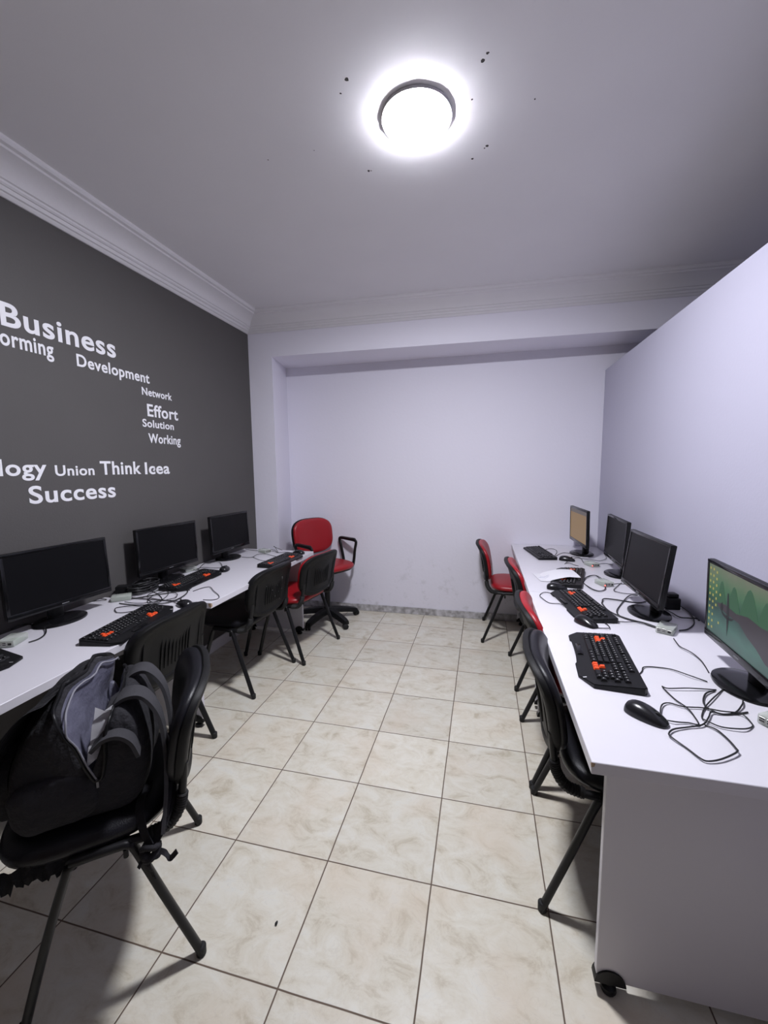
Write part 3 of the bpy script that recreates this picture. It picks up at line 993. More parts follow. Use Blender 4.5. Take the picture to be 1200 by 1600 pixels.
# ------------------------------------------------------------------ cables lying on the desks
CABLES = [
    ('thin black mouse cable with a sharp corner, running under the green monitor base', 0.002, [(1.426, -2.361), (1.444, -2.372), (1.463, -2.369), (1.488, -2.365), (1.508, -2.37), (1.515, -2.335), (1.514, -2.293), (1.501, -2.24), (1.494, -2.174), (1.507, -2.183), (1.571, -2.171), (1.653, -2.153)]),
    ('black cable looping to the right of the nearest mouse', 0.002, [(1.424, -2.362), (1.43, -2.331), (1.452, -2.287), (1.479, -2.269), (1.508, -2.284), (1.56, -2.278), (1.603, -2.287), (1.648, -2.291), (1.654, -2.326), (1.646, -2.345), (1.612, -2.369), (1.564, -2.368), (1.537, -2.348), (1.536, -2.326), (1.565, -2.277), (1.611, -2.221), (1.675, -2.146)]),
    ('black cable making the large loop closest to the right desk end', 0.0022, [(1.697, -2.207), (1.676, -2.242), (1.641, -2.279), (1.598, -2.298), (1.572, -2.299), (1.549, -2.332), (1.518, -2.37), (1.474, -2.388), (1.434, -2.408), (1.413, -2.431), (1.414, -2.448), (1.434, -2.483), (1.447, -2.518), (1.461, -2.524), (1.495, -2.511), (1.542, -2.478), (1.548, -2.461), (1.55, -2.419), (1.543, -2.383), (1.526, -2.364)]),
    ('short black cable arching out beneath green monitor base', 0.0024, [(1.647, -2.16), (1.61, -2.188), (1.584, -2.227), (1.571, -2.265), (1.578, -2.29), (1.598, -2.298), (1.641, -2.286), (1.675, -2.271)]),
    ('black keyboard cable from nearest right keyboard to green monitor base', 0.002, [(1.455, -2.095), (1.471, -2.071), (1.481, -2.048), (1.499, -2.034), (1.531, -2.03), (1.574, -2.041), (1.61, -2.081), (1.652, -2.103)]),
    ('thin wavy black cable from clear case to green monitor base', 0.002, [(1.697, -1.744), (1.685, -1.803), (1.683, -1.839), (1.699, -1.886), (1.703, -1.94), (1.694, -1.994), (1.688, -2.034)]),
    ('thick black cable lying over the dark glossy monitor base', 0.0034, [(1.536, -1.325), (1.559, -1.273), (1.611, -1.269), (1.653, -1.279), (1.712, -1.291), (1.762, -1.262)]),
    ('thick black cable running into the clear case beside glossy monitor', 0.0034, [(1.533, -1.335), (1.531, -1.429), (1.545, -1.502), (1.588, -1.549), (1.635, -1.598), (1.671, -1.636)]),
    ('black cable looped in front of the dark glossy monitor base', 0.003, [(1.759, -1.148), (1.702, -1.194), (1.613, -1.354), (1.566, -1.463), (1.565, -1.516), (1.586, -1.554), (1.64, -1.604), (1.677, -1.628)]),
    ('thin black cable looping round far end of keyboard near desk seam', 0.002, [(1.312, -1.205), (1.271, -1.203), (1.241, -1.255), (1.242, -1.313), (1.271, -1.381), (1.319, -1.395), (1.342, -1.446), (1.357, -1.499)]),
    ('thin mouse cable hooked beside the mouse between two keyboards', 0.002, [(1.419, -1.69), (1.453, -1.694), (1.473, -1.689), (1.477, -1.655), (1.47, -1.627), (1.474, -1.597)]),
    ('straight thin cable between mouse and clear case on right desk', 0.002, [(1.531, -1.585), (1.565, -1.597), (1.614, -1.591), (1.649, -1.602), (1.671, -1.625)]),
    ('black cable arcing from wall adapter to clear case on right desk', 0.003, [(1.895, -1.121), (1.895, -1.267), (1.895, -1.416), (1.86, -1.539), (1.801, -1.623), (1.756, -1.65)]),
    ('black cable running along partition toward the green monitor', 0.003, [(1.809, -1.371), (1.815, -1.429), (1.824, -1.486), (1.86, -1.493), (1.895, -1.48), (1.895, -1.503)]),
    ('black cable looping over the clear case beside covered keyboard', 0.002, [(1.527, -0.946), (1.581, -0.824), (1.641, -0.765), (1.657, -0.854), (1.641, -0.985), (1.607, -1.089), (1.562, -1.128), (1.537, -1.066), (1.53, -0.945)]),
    ('short cable from red lit case toward the glossy monitor', 0.002, [(1.676, -0.957), (1.728, -0.926), (1.763, -0.931)]),
    ('bent cable between the red lit case and glossy monitor', 0.002, [(1.754, -0.9), (1.693, -1.014), (1.659, -1.086), (1.672, -1.12), (1.714, -1.14), (1.769, -1.118)]),
    ('curled black cable between covered keyboard and red lit case', 0.002, [(1.542, -0.885), (1.586, -0.805), (1.637, -0.772), (1.65, -0.846), (1.635, -0.997), (1.617, -1.077), (1.576, -1.12), (1.549, -1.07), (1.531, -0.971)]),
    ('thin cable lying just beyond the paper covered keyboard', 0.002, [(1.525, -0.433), (1.549, -0.438), (1.571, -0.48), (1.596, -0.503)]),
    ('black cable curving past the tan monitor base', 0.002, [(1.59, -0.307), (1.634, -0.247), (1.669, -0.256), (1.726, -0.281), (1.78, -0.31), (1.834, -0.26), (1.865, -0.165), (1.881, -0.062)]),
    ('short black cable joining far mouse and clear case', 0.002, [(1.606, -0.198), (1.642, -0.208), (1.664, -0.257), (1.655, -0.345), (1.654, -0.394)]),
    ('black cable looped beside the plain keyboard', 0.002, [(1.44, 0.036), (1.496, 0.091), (1.532, 0.053), (1.528, -0.041), (1.488, -0.182)]),
    ('short cable from plain keyboard to tan monitor base', 0.002, [(1.482, -0.222), (1.541, -0.098), (1.584, -0.048), (1.632, -0.063)]),
    ('straight cable out of the clear case nearest the tan screen', 0.002, [(1.751, -0.408), (1.795, -0.409), (1.841, -0.418)]),
    ('small stray cable between far mouse and covered keyboard', 0.002, [(1.514, -0.454), (1.543, -0.391), (1.568, -0.311), (1.61, -0.288)]),
    ('black cable curving round the clear case under leftmost monitor', 0.003, [(-1.135, -2.26), (-1.135, -2.228), (-1.126, -2.205), (-1.055, -2.201), (-0.975, -2.229), (-0.919, -2.273), (-0.901, -2.314), (-0.907, -2.348)]),
    ('thin cable hooked behind the keyboard of the leftmost monitor', 0.002, [(-0.779, -1.929), (-0.807, -1.966), (-0.852, -1.976), (-0.902, -1.939), (-0.908, -1.907), (-0.847, -1.888), (-0.764, -1.877)]),
    ('tangled black cable in the middle of the left cable pile', 0.002, [(-0.954, -1.83), (-0.861, -1.846), (-0.799, -1.826), (-0.78, -1.757), (-0.831, -1.651), (-0.904, -1.602), (-0.934, -1.651), (-0.907, -1.726), (-0.815, -1.764), (-0.719, -1.763), (-0.688, -1.719)]),
    ('long smooth black cable across the top of the left cable pile', 0.003, [(-0.967, -1.796), (-0.927, -1.75), (-0.88, -1.709), (-0.831, -1.651), (-0.787, -1.6), (-0.752, -1.571)]),
    ('black cable along the front edge of the left cable pile', 0.003, [(-0.958, -1.86), (-0.838, -1.869), (-0.752, -1.847), (-0.701, -1.784), (-0.703, -1.684), (-0.75, -1.592), (-0.824, -1.555), (-0.866, -1.594)]),
    ('coiled black cable on top of the left cable pile', 0.002, [(-0.992, -1.621), (-0.877, -1.68), (-0.78, -1.757), (-0.759, -1.825), (-0.832, -1.805), (-0.886, -1.702), (-0.869, -1.625), (-0.768, -1.658), (-0.723, -1.727), (-0.756, -1.752)]),
    ('thin black mouse cable looping near the chipped desk corner', 0.002, [(-0.719, -1.586), (-0.706, -1.518), (-0.67, -1.497), (-0.601, -1.561), (-0.519, -1.626), (-0.486, -1.677), (-0.507, -1.708), (-0.556, -1.71)]),
    ('short black cable beside the leftmost monitor base', 0.002, [(-1.135, -1.861), (-1.135, -1.82), (-1.085, -1.821), (-1.093, -1.852), (-1.135, -1.856)]),
    ('short black cable ending at mouse by the gap between left desks', 0.002, [(-0.64, -1.8), (-0.711, -1.772), (-0.757, -1.782), (-0.792, -1.804), (-0.861, -1.774)]),
    ('black cable looped behind the middle left keyboard', 0.002, [(-1.035, -1.137), (-1.102, -0.994), (-1.108, -0.927), (-1.029, -0.912), (-0.945, -0.99), (-0.909, -1.051), (-0.948, -1.085), (-1.039, -1.077), (-1.066, -1.133)]),
    ('short cable at the clear case behind middle left monitor', 0.002, [(-1.135, -1.091), (-1.118, -1.103), (-1.028, -1.145), (-0.97, -1.149)]),
    ('black cable from behind middle left monitor to its keyboard', 0.002, [(-1.135, -1.007), (-1.118, -1.103), (-1.027, -1.174), (-0.999, -1.13), (-0.938, -1.118)]),
    ('black cable from the corner monitor base to the far left keyboard', 0.002, [(-0.968, -0.699), (-0.909, -0.707), (-0.868, -0.699), (-0.879, -0.616), (-0.833, -0.574), (-0.729, -0.621), (-0.649, -0.657)]),
    ('black cable hooked to the near end of far left keyboard', 0.002, [(-0.878, -0.682), (-0.787, -0.758), (-0.716, -0.804), (-0.67, -0.795)]),
    ('thin cable along the wall beside the corner monitor', 0.002, [(-1.123, -0.396), (-1.045, -0.435), (-0.981, -0.445), (-0.951, -0.454)]),
    ('black cable along the far edge of the left desk', 0.002, [(-0.873, -0.476), (-0.814, -0.465), (-0.753, -0.489), (-0.702, -0.465), (-0.632, -0.48)]),
    ('short stiff cable behind the clear case near the pier', 0.002, [(-0.94, -0.385), (-0.843, -0.396), (-0.767, -0.477)]),
    ('raised cable arch at the far edge of the left desk', 0.002, [(-0.76, -0.476), (-0.839, -0.385), (-0.847, -0.385), (-0.77, -0.385)]),
]
for i, (lab, r, pts) in enumerate(CABLES):
    rn = random.Random(i)
    n = len(pts)
    lift = .030 if 'raised' in lab else 0.0
    P = []
    for k, (x, y) in enumerate(pts):
        z = DZ + r + .0006 + rn.random() * .006 * (0 < k < n - 1) + lift * sin(pi * k / (n - 1))
        P.append((x, y, z))
    bm = bmesh.new()
    tube(bm, spline(P, 5), r, 6)
    o = finish('cable', bm, M_cable, angle=80)
    tag(o, lab, 'cable', 'black cables on the desks')

# ------------------------------------------------------------------ adapters, paper, crumb
t = thing('power_adapter', 'black boxy power adapter standing behind the dark glossy monitor', 'power adapter', (1.845, -1.335, DZ), .1)
bm = bmesh.new(); box(bm, -.032, .032, -.030, .030, 0, .058, bev=.005)
finish('body', bm, M_black, t)
bm = bmesh.new(); box(bm, -.020, .026, -.022, .022, .058, .078, bev=.005)
finish('plug', bm, M_black, t)
t = thing('power_adapter', 'black power adapter in the heap beside the leftmost monitor', 'power adapter', (-1.075, -1.705, DZ), .5)
bm = bmesh.new(); box(bm, -.045, .045, -.028, .028, 0, .052, bev=.006)
finish('body', bm, M_black, t)
t = thing('power_adapter', 'black power adapter at the back of the heap by middle left monitor', 'power adapter', (-1.075, -1.590, DZ), -.3)
bm = bmesh.new(); box(bm, -.030, .030, -.036, .036, 0, .046, bev=.006)
finish('body', bm, M_black, t)
t = thing('coiled_cable', 'thick coil of black cable heaped beside the leftmost monitor', 'cable', (-1.010, -1.640, DZ), 0)
bm = bmesh.new()
rn = random.Random(11)
pts = []
for i in range(120):
    a = i * .55
    r = .042 + .020 * sin(i * .37)
    pts.append((r * cos(a), r * 1.7 * sin(a), .0045 + .054 * i / 120 + .003 * sin(i * 1.3)))
tube(bm, spline(pts, 2), .0042, 6)
finish('coil', bm, M_cable, t, angle=80)
bm = bmesh.new(); box(bm, -.012, .012, -.062, -.046, .004, .034, bev=.003)
finish('tie', bm, M_rubber, t)

bm = bmesh.new()
A, B, C_, D_ = Vector((1.284, -.962, .7425)), Vector((1.512, -.962, .776)), Vector((1.496, -.765, .7785)), Vector((1.255, -.775, .7425))
n = 14
def paper_pt(u, v, dz=0):
    p = (A * (1 - u) + B * u) * (1 - v) + (D_ * (1 - u) + C_ * u) * v
    s = max(0.0, (u - .22) / .78)
    z = .7425 + .0345 * (min(1, s * 1.7) ** .7) + .004 * sin(pi * v) * s
    return Vector((p.x, p.y, z + dz))
top = [[bm.verts.new(paper_pt(i / n, j / n, .0006)) for j in range(n + 1)] for i in range(n + 1)]
bot = [[bm.verts.new(paper_pt(i / n, j / n)) for j in range(n + 1)] for i in range(n + 1)]
for i in range(n):
    for j in range(n):
        bm.faces.new((top[i][j], top[i + 1][j], top[i + 1][j + 1], top[i][j + 1]))
        bm.faces.new((bot[i][j], bot[i][j + 1], bot[i + 1][j + 1], bot[i + 1][j]))
for i in range(n):
    for a, b in (((i, 0), (i + 1, 0)), ((i, n), (i + 1, n)), ((0, i), (0, i + 1)), ((n, i), (n, i + 1))):
        bm.faces.new((top[a[0]][a[1]], top[b[0]][b[1]], bot[b[0]][b[1]], bot[a[0]][a[1]]))
pp = finish('paper_sheet', bm, M_paper, angle=60)
tag(pp, 'white paper sheet with faint blue scribble lying over a keyboard', 'paper')
bm = bmesh.new()
rn = random.Random(3)
for row, (u0, u1) in enumerate([(.04, .30), (.10, .34)]):
    pts = []
    for k in range(26):
        u = u0 + (u1 - u0) * k / 25
        pts.append(paper_pt(u, .42 + row * .12 + .03 * sin(k * 2.1) * rn.random(), .0010))
    tube(bm, pts, .0006, 4)
finish('pen_scribble', bm, M_ink, pp)['label'] = 'faint blue handwriting'

bm = bmesh.new()
bmesh.ops.create_icosphere(bm, subdivisions=2, radius=.0055)
for v in bm.verts:
    v.co *= 1 + .35 * noise.noise(v.co * 300)
    v.co = Vector((v.co.x * .8, v.co.y * 1.2, v.co.z * .6 + .0034))
o = finish('crumb', bm, M_rubber)
o.location = (.302, -2.546, 0)
tag(o, 'tiny black crumb on the floor tiles in the foreground', 'crumb')

# ------------------------------------------------------------------ stackable chairs
SEATP = [(0, -.018), (.90, -.018), (.98, -.010), (1.0, .004), (.985, .018), (.93, .028), (.80, .033), (.45, .035), (0, .035)]
CUSH = [(0, .0), (.93, .0), (.985, .006), (1.0, .016), (.985, .028), (.93, .036), (.80, .041), (.45, .043), (0, .043)]
BACK_LEAN = math.atan2(.052, .32)
LUMBAR = lambda x, y: -0.85 * max(0.0, y + .01) ** 2
SHELL = [(0, -.006), (.60, -.006), (.80, -.006), (.83, -.011), (.93, -.013), (.985, -.008), (1.0, .002), (.99, .012), (.95, .014), (0, .014)]
def make_chair(vinyl):
    t = thing('stacking_chair', 'x', 'chair')
    # seat: local +y is forward, origin on the floor midway between the rear feet
    bm = bmesh.new()
    pad(bm, .465, .425, SEATP, 3.6, 48, TR(0, .268, .452), bend=-.10, taper=.02)
    finish('seat', bm, vinyl, t, angle=60)
    bm = bmesh.new()
    pad(bm, .445, .405, [(0, -.030), (.80, -.030), (.92, -.024), (1.0, -.006), (.99, 0), (0, 0)], 3.6, 40, TR(0, .268, .446), bend=-.10)
    finish('seat_pan', bm, M_shell, t, angle=50)
    # backrest
    ang = BACK_LEAN
    Mb = TR(0, -.012, .648) @ RX(pi / 2 + ang) @ Matrix.Scale(-1, 4, (0, 0, 1))
    # pad local: x width, y up, z towards the sitter
    Mb = TR(0, -.012, .648) @ Matrix(((1, 0, 0, 0), (0, -sin(ang), cos(ang), 0), (0, cos(ang), sin(ang), 0), (0, 0, 0, 1)))
    bm = bmesh.new()
    pad(bm, .462, .318, CUSH, 3.4, 56, Mb @ TR(0, 0, .006), bend=.60, taper=.035, fn=LUMBAR)
    finish('backrest', bm, vinyl, t, angle=60)
    bm = bmesh.new()
    pad(bm, .476, .332, SHELL, 3.4, 56, Mb, bend=.60, taper=.035, fn=LUMBAR)
    for k in range(-4, 5):
        box(bm, k * .022 - .004, k * .022 + .004, -.09, .07, -.0095, -.002, bev=.0015, seg=1, mtx=Mb @ TR(0, 0, .60 * (k * .022) ** 2))
    for k in (-1, 1):
        box(bm, k * .178 - .006, k * .178 + .006, -.10, .09, -.0115, -.002, bev=.0015, seg=1, mtx=Mb @ TR(0, 0, .60 * .178 ** 2))
    finish('back_shell', bm, M_shell, t, angle=40)
    for s in (-1, 1):
        x = s * .232
        bm = bmesh.new()
        tube(bm, spline([(s * .252, .002, .005), (s * .240, .085, .22), (s * .232, .150, .395), (s * .231, .166, .418), (s * .230, .195, .424), (s * .230, .30, .424)], 6), .0115, 12, flat=1.35)
        l = finish('leg', bm, M_steel, t, angle=60)
        bm = bmesh.new()
        lathe(bm, [(0, 0), (.0125, 0), (.0142, .003), (.0145, .028), (.011, .032), (0, .032)], 16, (s * .252, .004, 0))
        finish('foot_cap', bm, M_rubber, l)
        bm = bmesh.new()
        tube(bm, spline([(s * .246, .425, .005), (s * .240, .365, .22), (s * .232, .312, .385), (s * .230, .298, .412), (s * .229, .270, .420), (s * .228, .16, .420)], 6), .0115, 12, flat=1.35)
        l = finish('leg', bm, M_steel, t, angle=60)
        bm = bmesh.new()
        lathe(bm, [(0, 0), (.0125, 0), (.0142, .003), (.0145, .028), (.011, .032), (0, .032)], 16, (s * .246, .424, 0))
        finish('foot_cap', bm, M_rubber, l)
        # rear support that curves up from the seat rail into the backrest
        bm = bmesh.new()
        path = spline([(s * .226, .20, .422), (s * .222, .105, .422), (s * .218, .060, .436), (s * .214, .034, .475), (s * .211, .026, .525), (s * .208, .018, .60)], 6)
        tube(bm, path, .0115, 12, flat=1.3)
        b = finish('back_support', bm, M_steel, t, angle=60)
        bm = bmesh.new()
        sl = spline([(s * .223, .118, .422), (s * .219, .066, .433), (s * .214, .036, .472), (s * .211, .027, .512)], 12)
        tube(bm, sl, .016, 12, rfun=lambda q: .0155 + .0022 * (1 if int(q * 34) % 2 else 0), flat=1.2)
        finish('ribbed_sleeve', bm, M_rubber, b, angle=30)
        bm = bmesh.new()
        tube(bm, [(s * .229, .175, .405), (s * .229, .175, .382)], .0065, 8)
        finish('bolt_cap', bm, M_rubber, t)
    for yy in (.175, .300):
        bm = bmesh.new()
        tube(bm, [(-.232, yy, .421), (.232, yy, .421)], .009, 10)
        finish('cross_tube', bm, M_steel, t)
    return t

def put(o, mid, face, lab, kind, shift=0.0):
    a = math.atan2(face[1], face[0])
    o.location = (mid[0] + shift * cos(a), mid[1] + shift * sin(a), 0)
    o.rotation_euler = (0, 0, a - pi / 2)
    tag(o, lab, 'chair', kind)
G = 'stacking chairs at the desks'
cb = make_chair(M_vblack)
cr_ = make_chair(M_vred)
BAG_MID, BAG_FACE = (-.034, -2.472), (-.78, -.626)
put(cb, BAG_MID, BAG_FACE, 'black chair in left foreground carrying the open backpack', G)
put(copy_tree(cb), (-.470, -2.040), (-1, 0), 'black chair at the left desk just behind the backpack chair', G)
cC = copy_tree(cb)
put(cC, (-.450, -1.150), (-.998, .068), 'black chair with scuffed backrest between the other left chairs', G)
put(copy_tree(cb), (1.148, -2.058), (.998, -.064), 'black chair tucked under the near end of the right desk', G)
put(cr_, (.945, .014), (.998, -.02), 'red chair by the back wall at the far end of the right desk', G)
put(copy_tree(cr_), (1.150, -.695), (1, .02), 'red chair at the right desk, second from the back wall', G)
put(copy_tree(cr_), (1.160, -1.525), (1, 0), 'red chair at the right desk, right behind the black one', G)
put(copy_tree(cr_), (-.295, -.675), (-.984, .18), 'red seated chair with black back on the left, before the swivel chair', G)
# scuffs on one backrest
bm = bmesh.new()
rn = random.Random(9)
for k in range(14):
    r = rn.choice([.0012, .0015, .0028])
    px, pz = rn.uniform(-.15, .12), rn.uniform(-.10, .06)
    ang = BACK_LEAN
    Mb = TR(0, -.012, .648) @ Matrix(((1, 0, 0, 0), (0, -sin(ang), cos(ang), 0), (0, cos(ang), sin(ang), 0), (0, 0, 0, 1)))
    q = Mb @ Vector((px, pz, .60 * px * px + LUMBAR(px, pz) - .0062))
    lathe(bm, [(0, -.0012), (r, -.0012), (r, .0012), (0, .0012)], 7, q)
finish('paint_specks', bm, mat('paint_specks', (.35, .35, .36), .7), cC, smooth=False)['label'] = 'pale paint specks on the back shell'

# torn lining hanging from the seat of the backpack chair (camera side)
bm = bmesh.new()
rn = random.Random(21)
rows = []
for i in range(33):
    s = .30 + .19 * i / 32
    jag = .010 + .030 * rn.random() if i > 2 else .004
    rows.append([bm.verts.new((-.222 - .006 * sin(i), s, .445)), bm.verts.new((-.228 - .004 * sin(i * 1.7), s, .425)), bm.verts.new((-.226 + .006 * sin(i * 2.3), s, .415 - jag * .8))])
for a, b in zip(rows, rows[1:]):
    for k in range(2):
        bm.faces.new((a[k], a[k + 1], b[k + 1], b[k]))
r = bmesh.ops.solidify(bm, geom=bm.faces[:], thickness=.0016)
finish('torn_lining', bm, M_bag, cb, angle=60)['label'] = 'ragged torn lining under the seat front'

# ------------------------------------------------------------------ red swivel chair
def swivel():
    fa = R_(-30)
    t = thing('swivel_chair', 'red swivel chair with black arms by the back wall', 'chair', (-.500, -.035, 0), fa - pi / 2)
    bm = bmesh.new()
    lathe(bm, [(0, .075), (.038, .075), (.046, .085), (.046, .115), (.034, .135), (.026, .14), (.026, .30), (.020, .305), (.014, .31), (.014, .49), (0, .49)], 24)
    hub = finish('column', bm, M_black, t)
    base_a = [R_(d) for d in (0, 72, 144, 216, 288)]
    off = R_(38.0) - (fa - pi / 2)
    for k in range(5):
        a = base_a[k] + off
        bm = bmesh.new()
        # tapering, drooping leg
        P = [(.03, .108), (.10, .104), (.20, .088), (.275, .070), (.297, .060)]
        rows = []
        for i, (rr, z) in enumerate(P):
            w = .038 - .012 * i / 4; h = .032 - .008 * i / 4
            rows.append([bm.verts.new((rr, y, z + dz)) for y, dz in ((-w, -h), (w, -h), (w, 0), (w * .7, h * .6), (-w * .7, h * .6), (-w, 0))])
        for p, q in zip(rows, rows[1:]):
            for j in range(6):
                bm.faces.new((p[j], p[(j + 1) % 6], q[(j + 1) % 6], q[j]))
        bm.faces.new(rows[0][::-1]); bm.faces.new(rows[-1])
        bmesh.ops.transform(bm, matrix=RZ(a), verts=bm.verts[:])
        lg = finish('base_leg', bm, M_black, t, angle=35)
        bm = bmesh.new()
        sw = RZ(a) @ TR(.297, 0, 0) @ RZ(.6 * (k - 2))
        for s in (-1, 1):
            vs = lathe(bm, [(0, -.010), (.020, -.010), (.0255, -.006), (.0255, .006), (.020, .010), (0, .010)], 20)
            bmesh.ops.transform(bm, matrix=sw @ TR(-.012, s * .014, .0255) @ RX(pi / 2), verts=vs)
        box(bm, -.028, .004, -.0035, .0035, .024, .052, bev=.003, mtx=sw)
        vs = lathe(bm, [(0, .03), (.008, .03), (.008, .066), (0, .066)], 10)
        bmesh.ops.transform(bm, matrix=sw, verts=vs)
        finish('caster', bm, M_rubber, lg)
    bm = bmesh.new()
    box(bm, -.09, .09, -.10, .11, .485, .506, bev=.006)
    tube(bm, spline([(0, -.09, .496), (0, -.20, .494), (0, -.245, .51), (0, -.262, .57), (0, -.268, .72)], 6), .011, 10, flat=2.4)
    finish('mechanism', bm, M_steel, t)
    bm = bmesh.new()
    pad(bm, .475, .450, SEATP, 2.9, 48, TR(0, .0, .530), bend=-.06)
    finish('seat', bm, M_vred, t, angle=60)
    bm = bmesh.new()
    pad(bm, .462, .436, [(0, -.034), (.80, -.034), (.94, -.026), (1.0, -.008), (.99, 0), (0, 0)], 2.9, 40, TR(0, 0, .526))
    finish('seat_pan', bm, M_shell, t, angle=50)
    ang = math.atan2(.045, .32)
    Mb = TR(0, -.238, .795) @ Matrix(((1, 0, 0, 0), (0, -sin(ang), cos(ang), 0), (0, cos(ang), sin(ang), 0), (0, 0, 0, 1)))
    bm = bmesh.new()
    pad(bm, .455, .335, CUSH, 3.1, 56, Mb @ TR(0, 0, .008), bend=.50, taper=.02, bendy=.3)
    finish('backrest', bm, M_vred, t, angle=60)
    bm = bmesh.new()
    pad(bm, .468, .348, SHELL, 3.1, 56, Mb, bend=.50, taper=.02, bendy=.3)
    finish('back_shell', bm, M_shell, t, angle=40)
    for s in (-1, 1):
        x = s * .262
        bm = bmesh.new()
        P = [(s * .12, -.05, .500), (s * .235, -.05, .500), (x, -.055, .53), (x, -.095, .68), (x, -.112, .735), (x, -.090, .758), (x, .02, .758), (x, .105, .754), (x, .130, .736), (x, .112, .66), (x, .090, .53), (s * .235, .085, .500), (s * .12, .085, .500)]
        tube(bm, spline(P, 5), .0115, 10, flat=1.4)
        am = finish('armrest', bm, M_black, t, angle=60)
        bm = bmesh.new()
        pad(bm, .040, .23, [(0, -.010), (.9, -.010), (1, 0), (.9, .011), (0, .013)], 4, 28, TR(x, .008, .762))
        finish('arm_pad', bm, M_black, am, angle=50)
    return t
swivel()

# ------------------------------------------------------------------ backpack on the chair seat
fa = math.atan2(BAG_FACE[1], BAG_FACE[0])
bag = thing('backpack', 'open dark backpack with grey lining sitting on the foreground chair', 'backpack', (BAG_MID[0], BAG_MID[1], 0), fa - pi / 2)
# local frame of the chair: x = sideways (camera side negative), y = forward, z up
def section(q):
    """q: 0 camera side .. 1 far side; outline in (y, z), ends with the notch"""
    e = 1 - .16 * (abs(2 * q - 1) ** 5)
    ht = -.030 * max(0, .25 - q) / .25 - .018 * q
    nb = .60 - .05 * sin(pi * q) + .15 * max(0, q - .6) / .4
    ow = .045 * (1 - q)
    pts = [(.120, .487), (.20, .487), (.30, .487), (.385, .490), (.432, .520), (.450, .575), (.444, .64), (.425, .70), (.400, .755), (.372, .80),
           (.338 + ow * .4 - .06 * q, .842 + ht), (.312 + ow * .5 - .085 * q, .862 + ht), (.296 + ow * .5 - .085 * q, .860 + ht),
           (.285 + ow * .35 - .07 * q, .80 + ht), (.268 + ow * .2 - .035 * q, .72), (.248, .66), (.235, nb + .01), (.226, nb), (.214, nb + .01), (.206, .67), (.198, .73), (.190, .775 + ht * .5),
           (.180, .800 + ht * .6), (.164, .806 + ht * .6), (.145, .79 + ht * .6), (.118, .74), (.106, .66), (.104, .57)]
    cy, cz = .27, .62
    return [(cy + (y - cy) * e, cz + (z - cz) * (e if z > .5 else 1)) for y, z in pts]
bm = bmesh.new()
NS = 15
W0, W1 = -.185, .165
secs = []
for i in range(NS):
    q = i / (NS - 1)
    x = W0 + (W1 - W0) * q
    row = []
    for k, (y, z) in enumerate(section(q)):
        p = Vector((x, y, z))
        d = noise.noise_vector(p * 9.0) * .018 + noise.noise_vector(p * 21.0) * (.016 if 13 <= k <= 20 else .010)
        if z < .50:
            d.z = 0
        p = p + d
        p.z = max(p.z, .4885)
        row.append(bm.verts.new(p))
    secs.append(row)
n = len(secs[0])
for a, b in zip(secs, secs[1:]):
    for k in range(n):
        j = (k + 1) % n
        f = bm.faces.new((a[k], a[j], b[j], b[k]))
        f.material_index = 1 if 12 <= k <= 21 else 0
for row, sgn in ((secs[0], 1), (secs[-1], -1)):
    # bulging end panels: front lobe and back lobe, leaving the notch open
    c = Vector((row[0].co.x - sgn * .012, .27, .555))
    cv = bm.verts.new(c)
    lo = list(range(0, 18)) + []
    order = list(range(n))
    for k in range(n):
        j = (k + 1) % n
        f = bm.faces.new((cv, row[k], row[j]))
        f.material_index = 0
body = finish('body', bm, [M_bag, M_lining], bag, angle=70)
sub = body.modifiers.new('soften', 'SUBSURF'); sub.levels = 2; sub.render_levels = 2
# zip along the rim of the opening
for name_, idx in (('zip', (11, 12)), ('zip', (22, 21))):
    bm = bmesh.new()
    pts = [secs_co for secs_co in []]
    P = []
    me = body.data
    for i in range(NS):
        v = me.vertices[i * n + idx[0]].co
        P.append(Vector(v) + Vector((0, 0, .003)))
    head = [Vector(me.vertices[k].co) + Vector((-.006, 0, 0)) for k in ((17, 16, 15, 14, 13) if idx[0] == 11 else (17, 18, 19, 20, 21))]
    tube(bm, spline(head + P, 3), .0042, 6, flat=1.6)
    finish('zip', bm, M_black, bag, angle=70)
bm = bmesh.new()
P = [(Vector(body.data.vertices[i * n + 12].co) * .75 + Vector(body.data.vertices[i * n + 13].co) * .25) + Vector((-.003, -.008, .002)) for i in range(NS)]
head = [Vector(body.data.vertices[k].co) + Vector((-.007, -.007, .002)) for k in (16, 15, 14, 13)]
tube(bm, spline(head + P, 3), .0028, 6)
finish('lining_seam', bm, mat('seam_tape', (.20, .20, .23), .7), bag, angle=70)
bm = bmesh.new()
v = body.data.vertices[17].co
box(bm, -.0015, .0015, -.003, .003, -.020, .004, bev=.0006, mtx=TR(v.x - .010, v.y, v.z))
finish('zip_pull', bm, M_silver, bag)
# front pocket and side pocket
bm = bmesh.new()
pad(bm, .27, .22, [(0, 0), (1, 0), (.985, .018), (.93, .032), (.6, .040), (0, .042)], 3.2, 40, TR(-.01, .438, .600) @ Matrix(((1, 0, 0, 0), (0, -.12, 1, 0), (0, 1, .12, 0), (0, 0, 0, 1))))
for v in bm.verts:
    v.co += noise.noise_vector(v.co * 14) * .012
finish('front_pocket', bm, M_bag, bag, angle=70)
bm = bmesh.new()
pad(bm, .20, .15, [(0, 0), (1, 0), (.98, .012), (.9, .022), (.5, .028), (0, .030)], 3, 36, TR(-.180, .330, .575) @ Matrix(((0, 0, -1, 0), (1, 0, 0, 0), (0, 1, 0, 0), (0, 0, 0, 1))))
for v in bm.verts:
    v.co += noise.noise_vector(v.co * 15) * .012
finish('side_pocket', bm, M_bag, bag, angle=70)
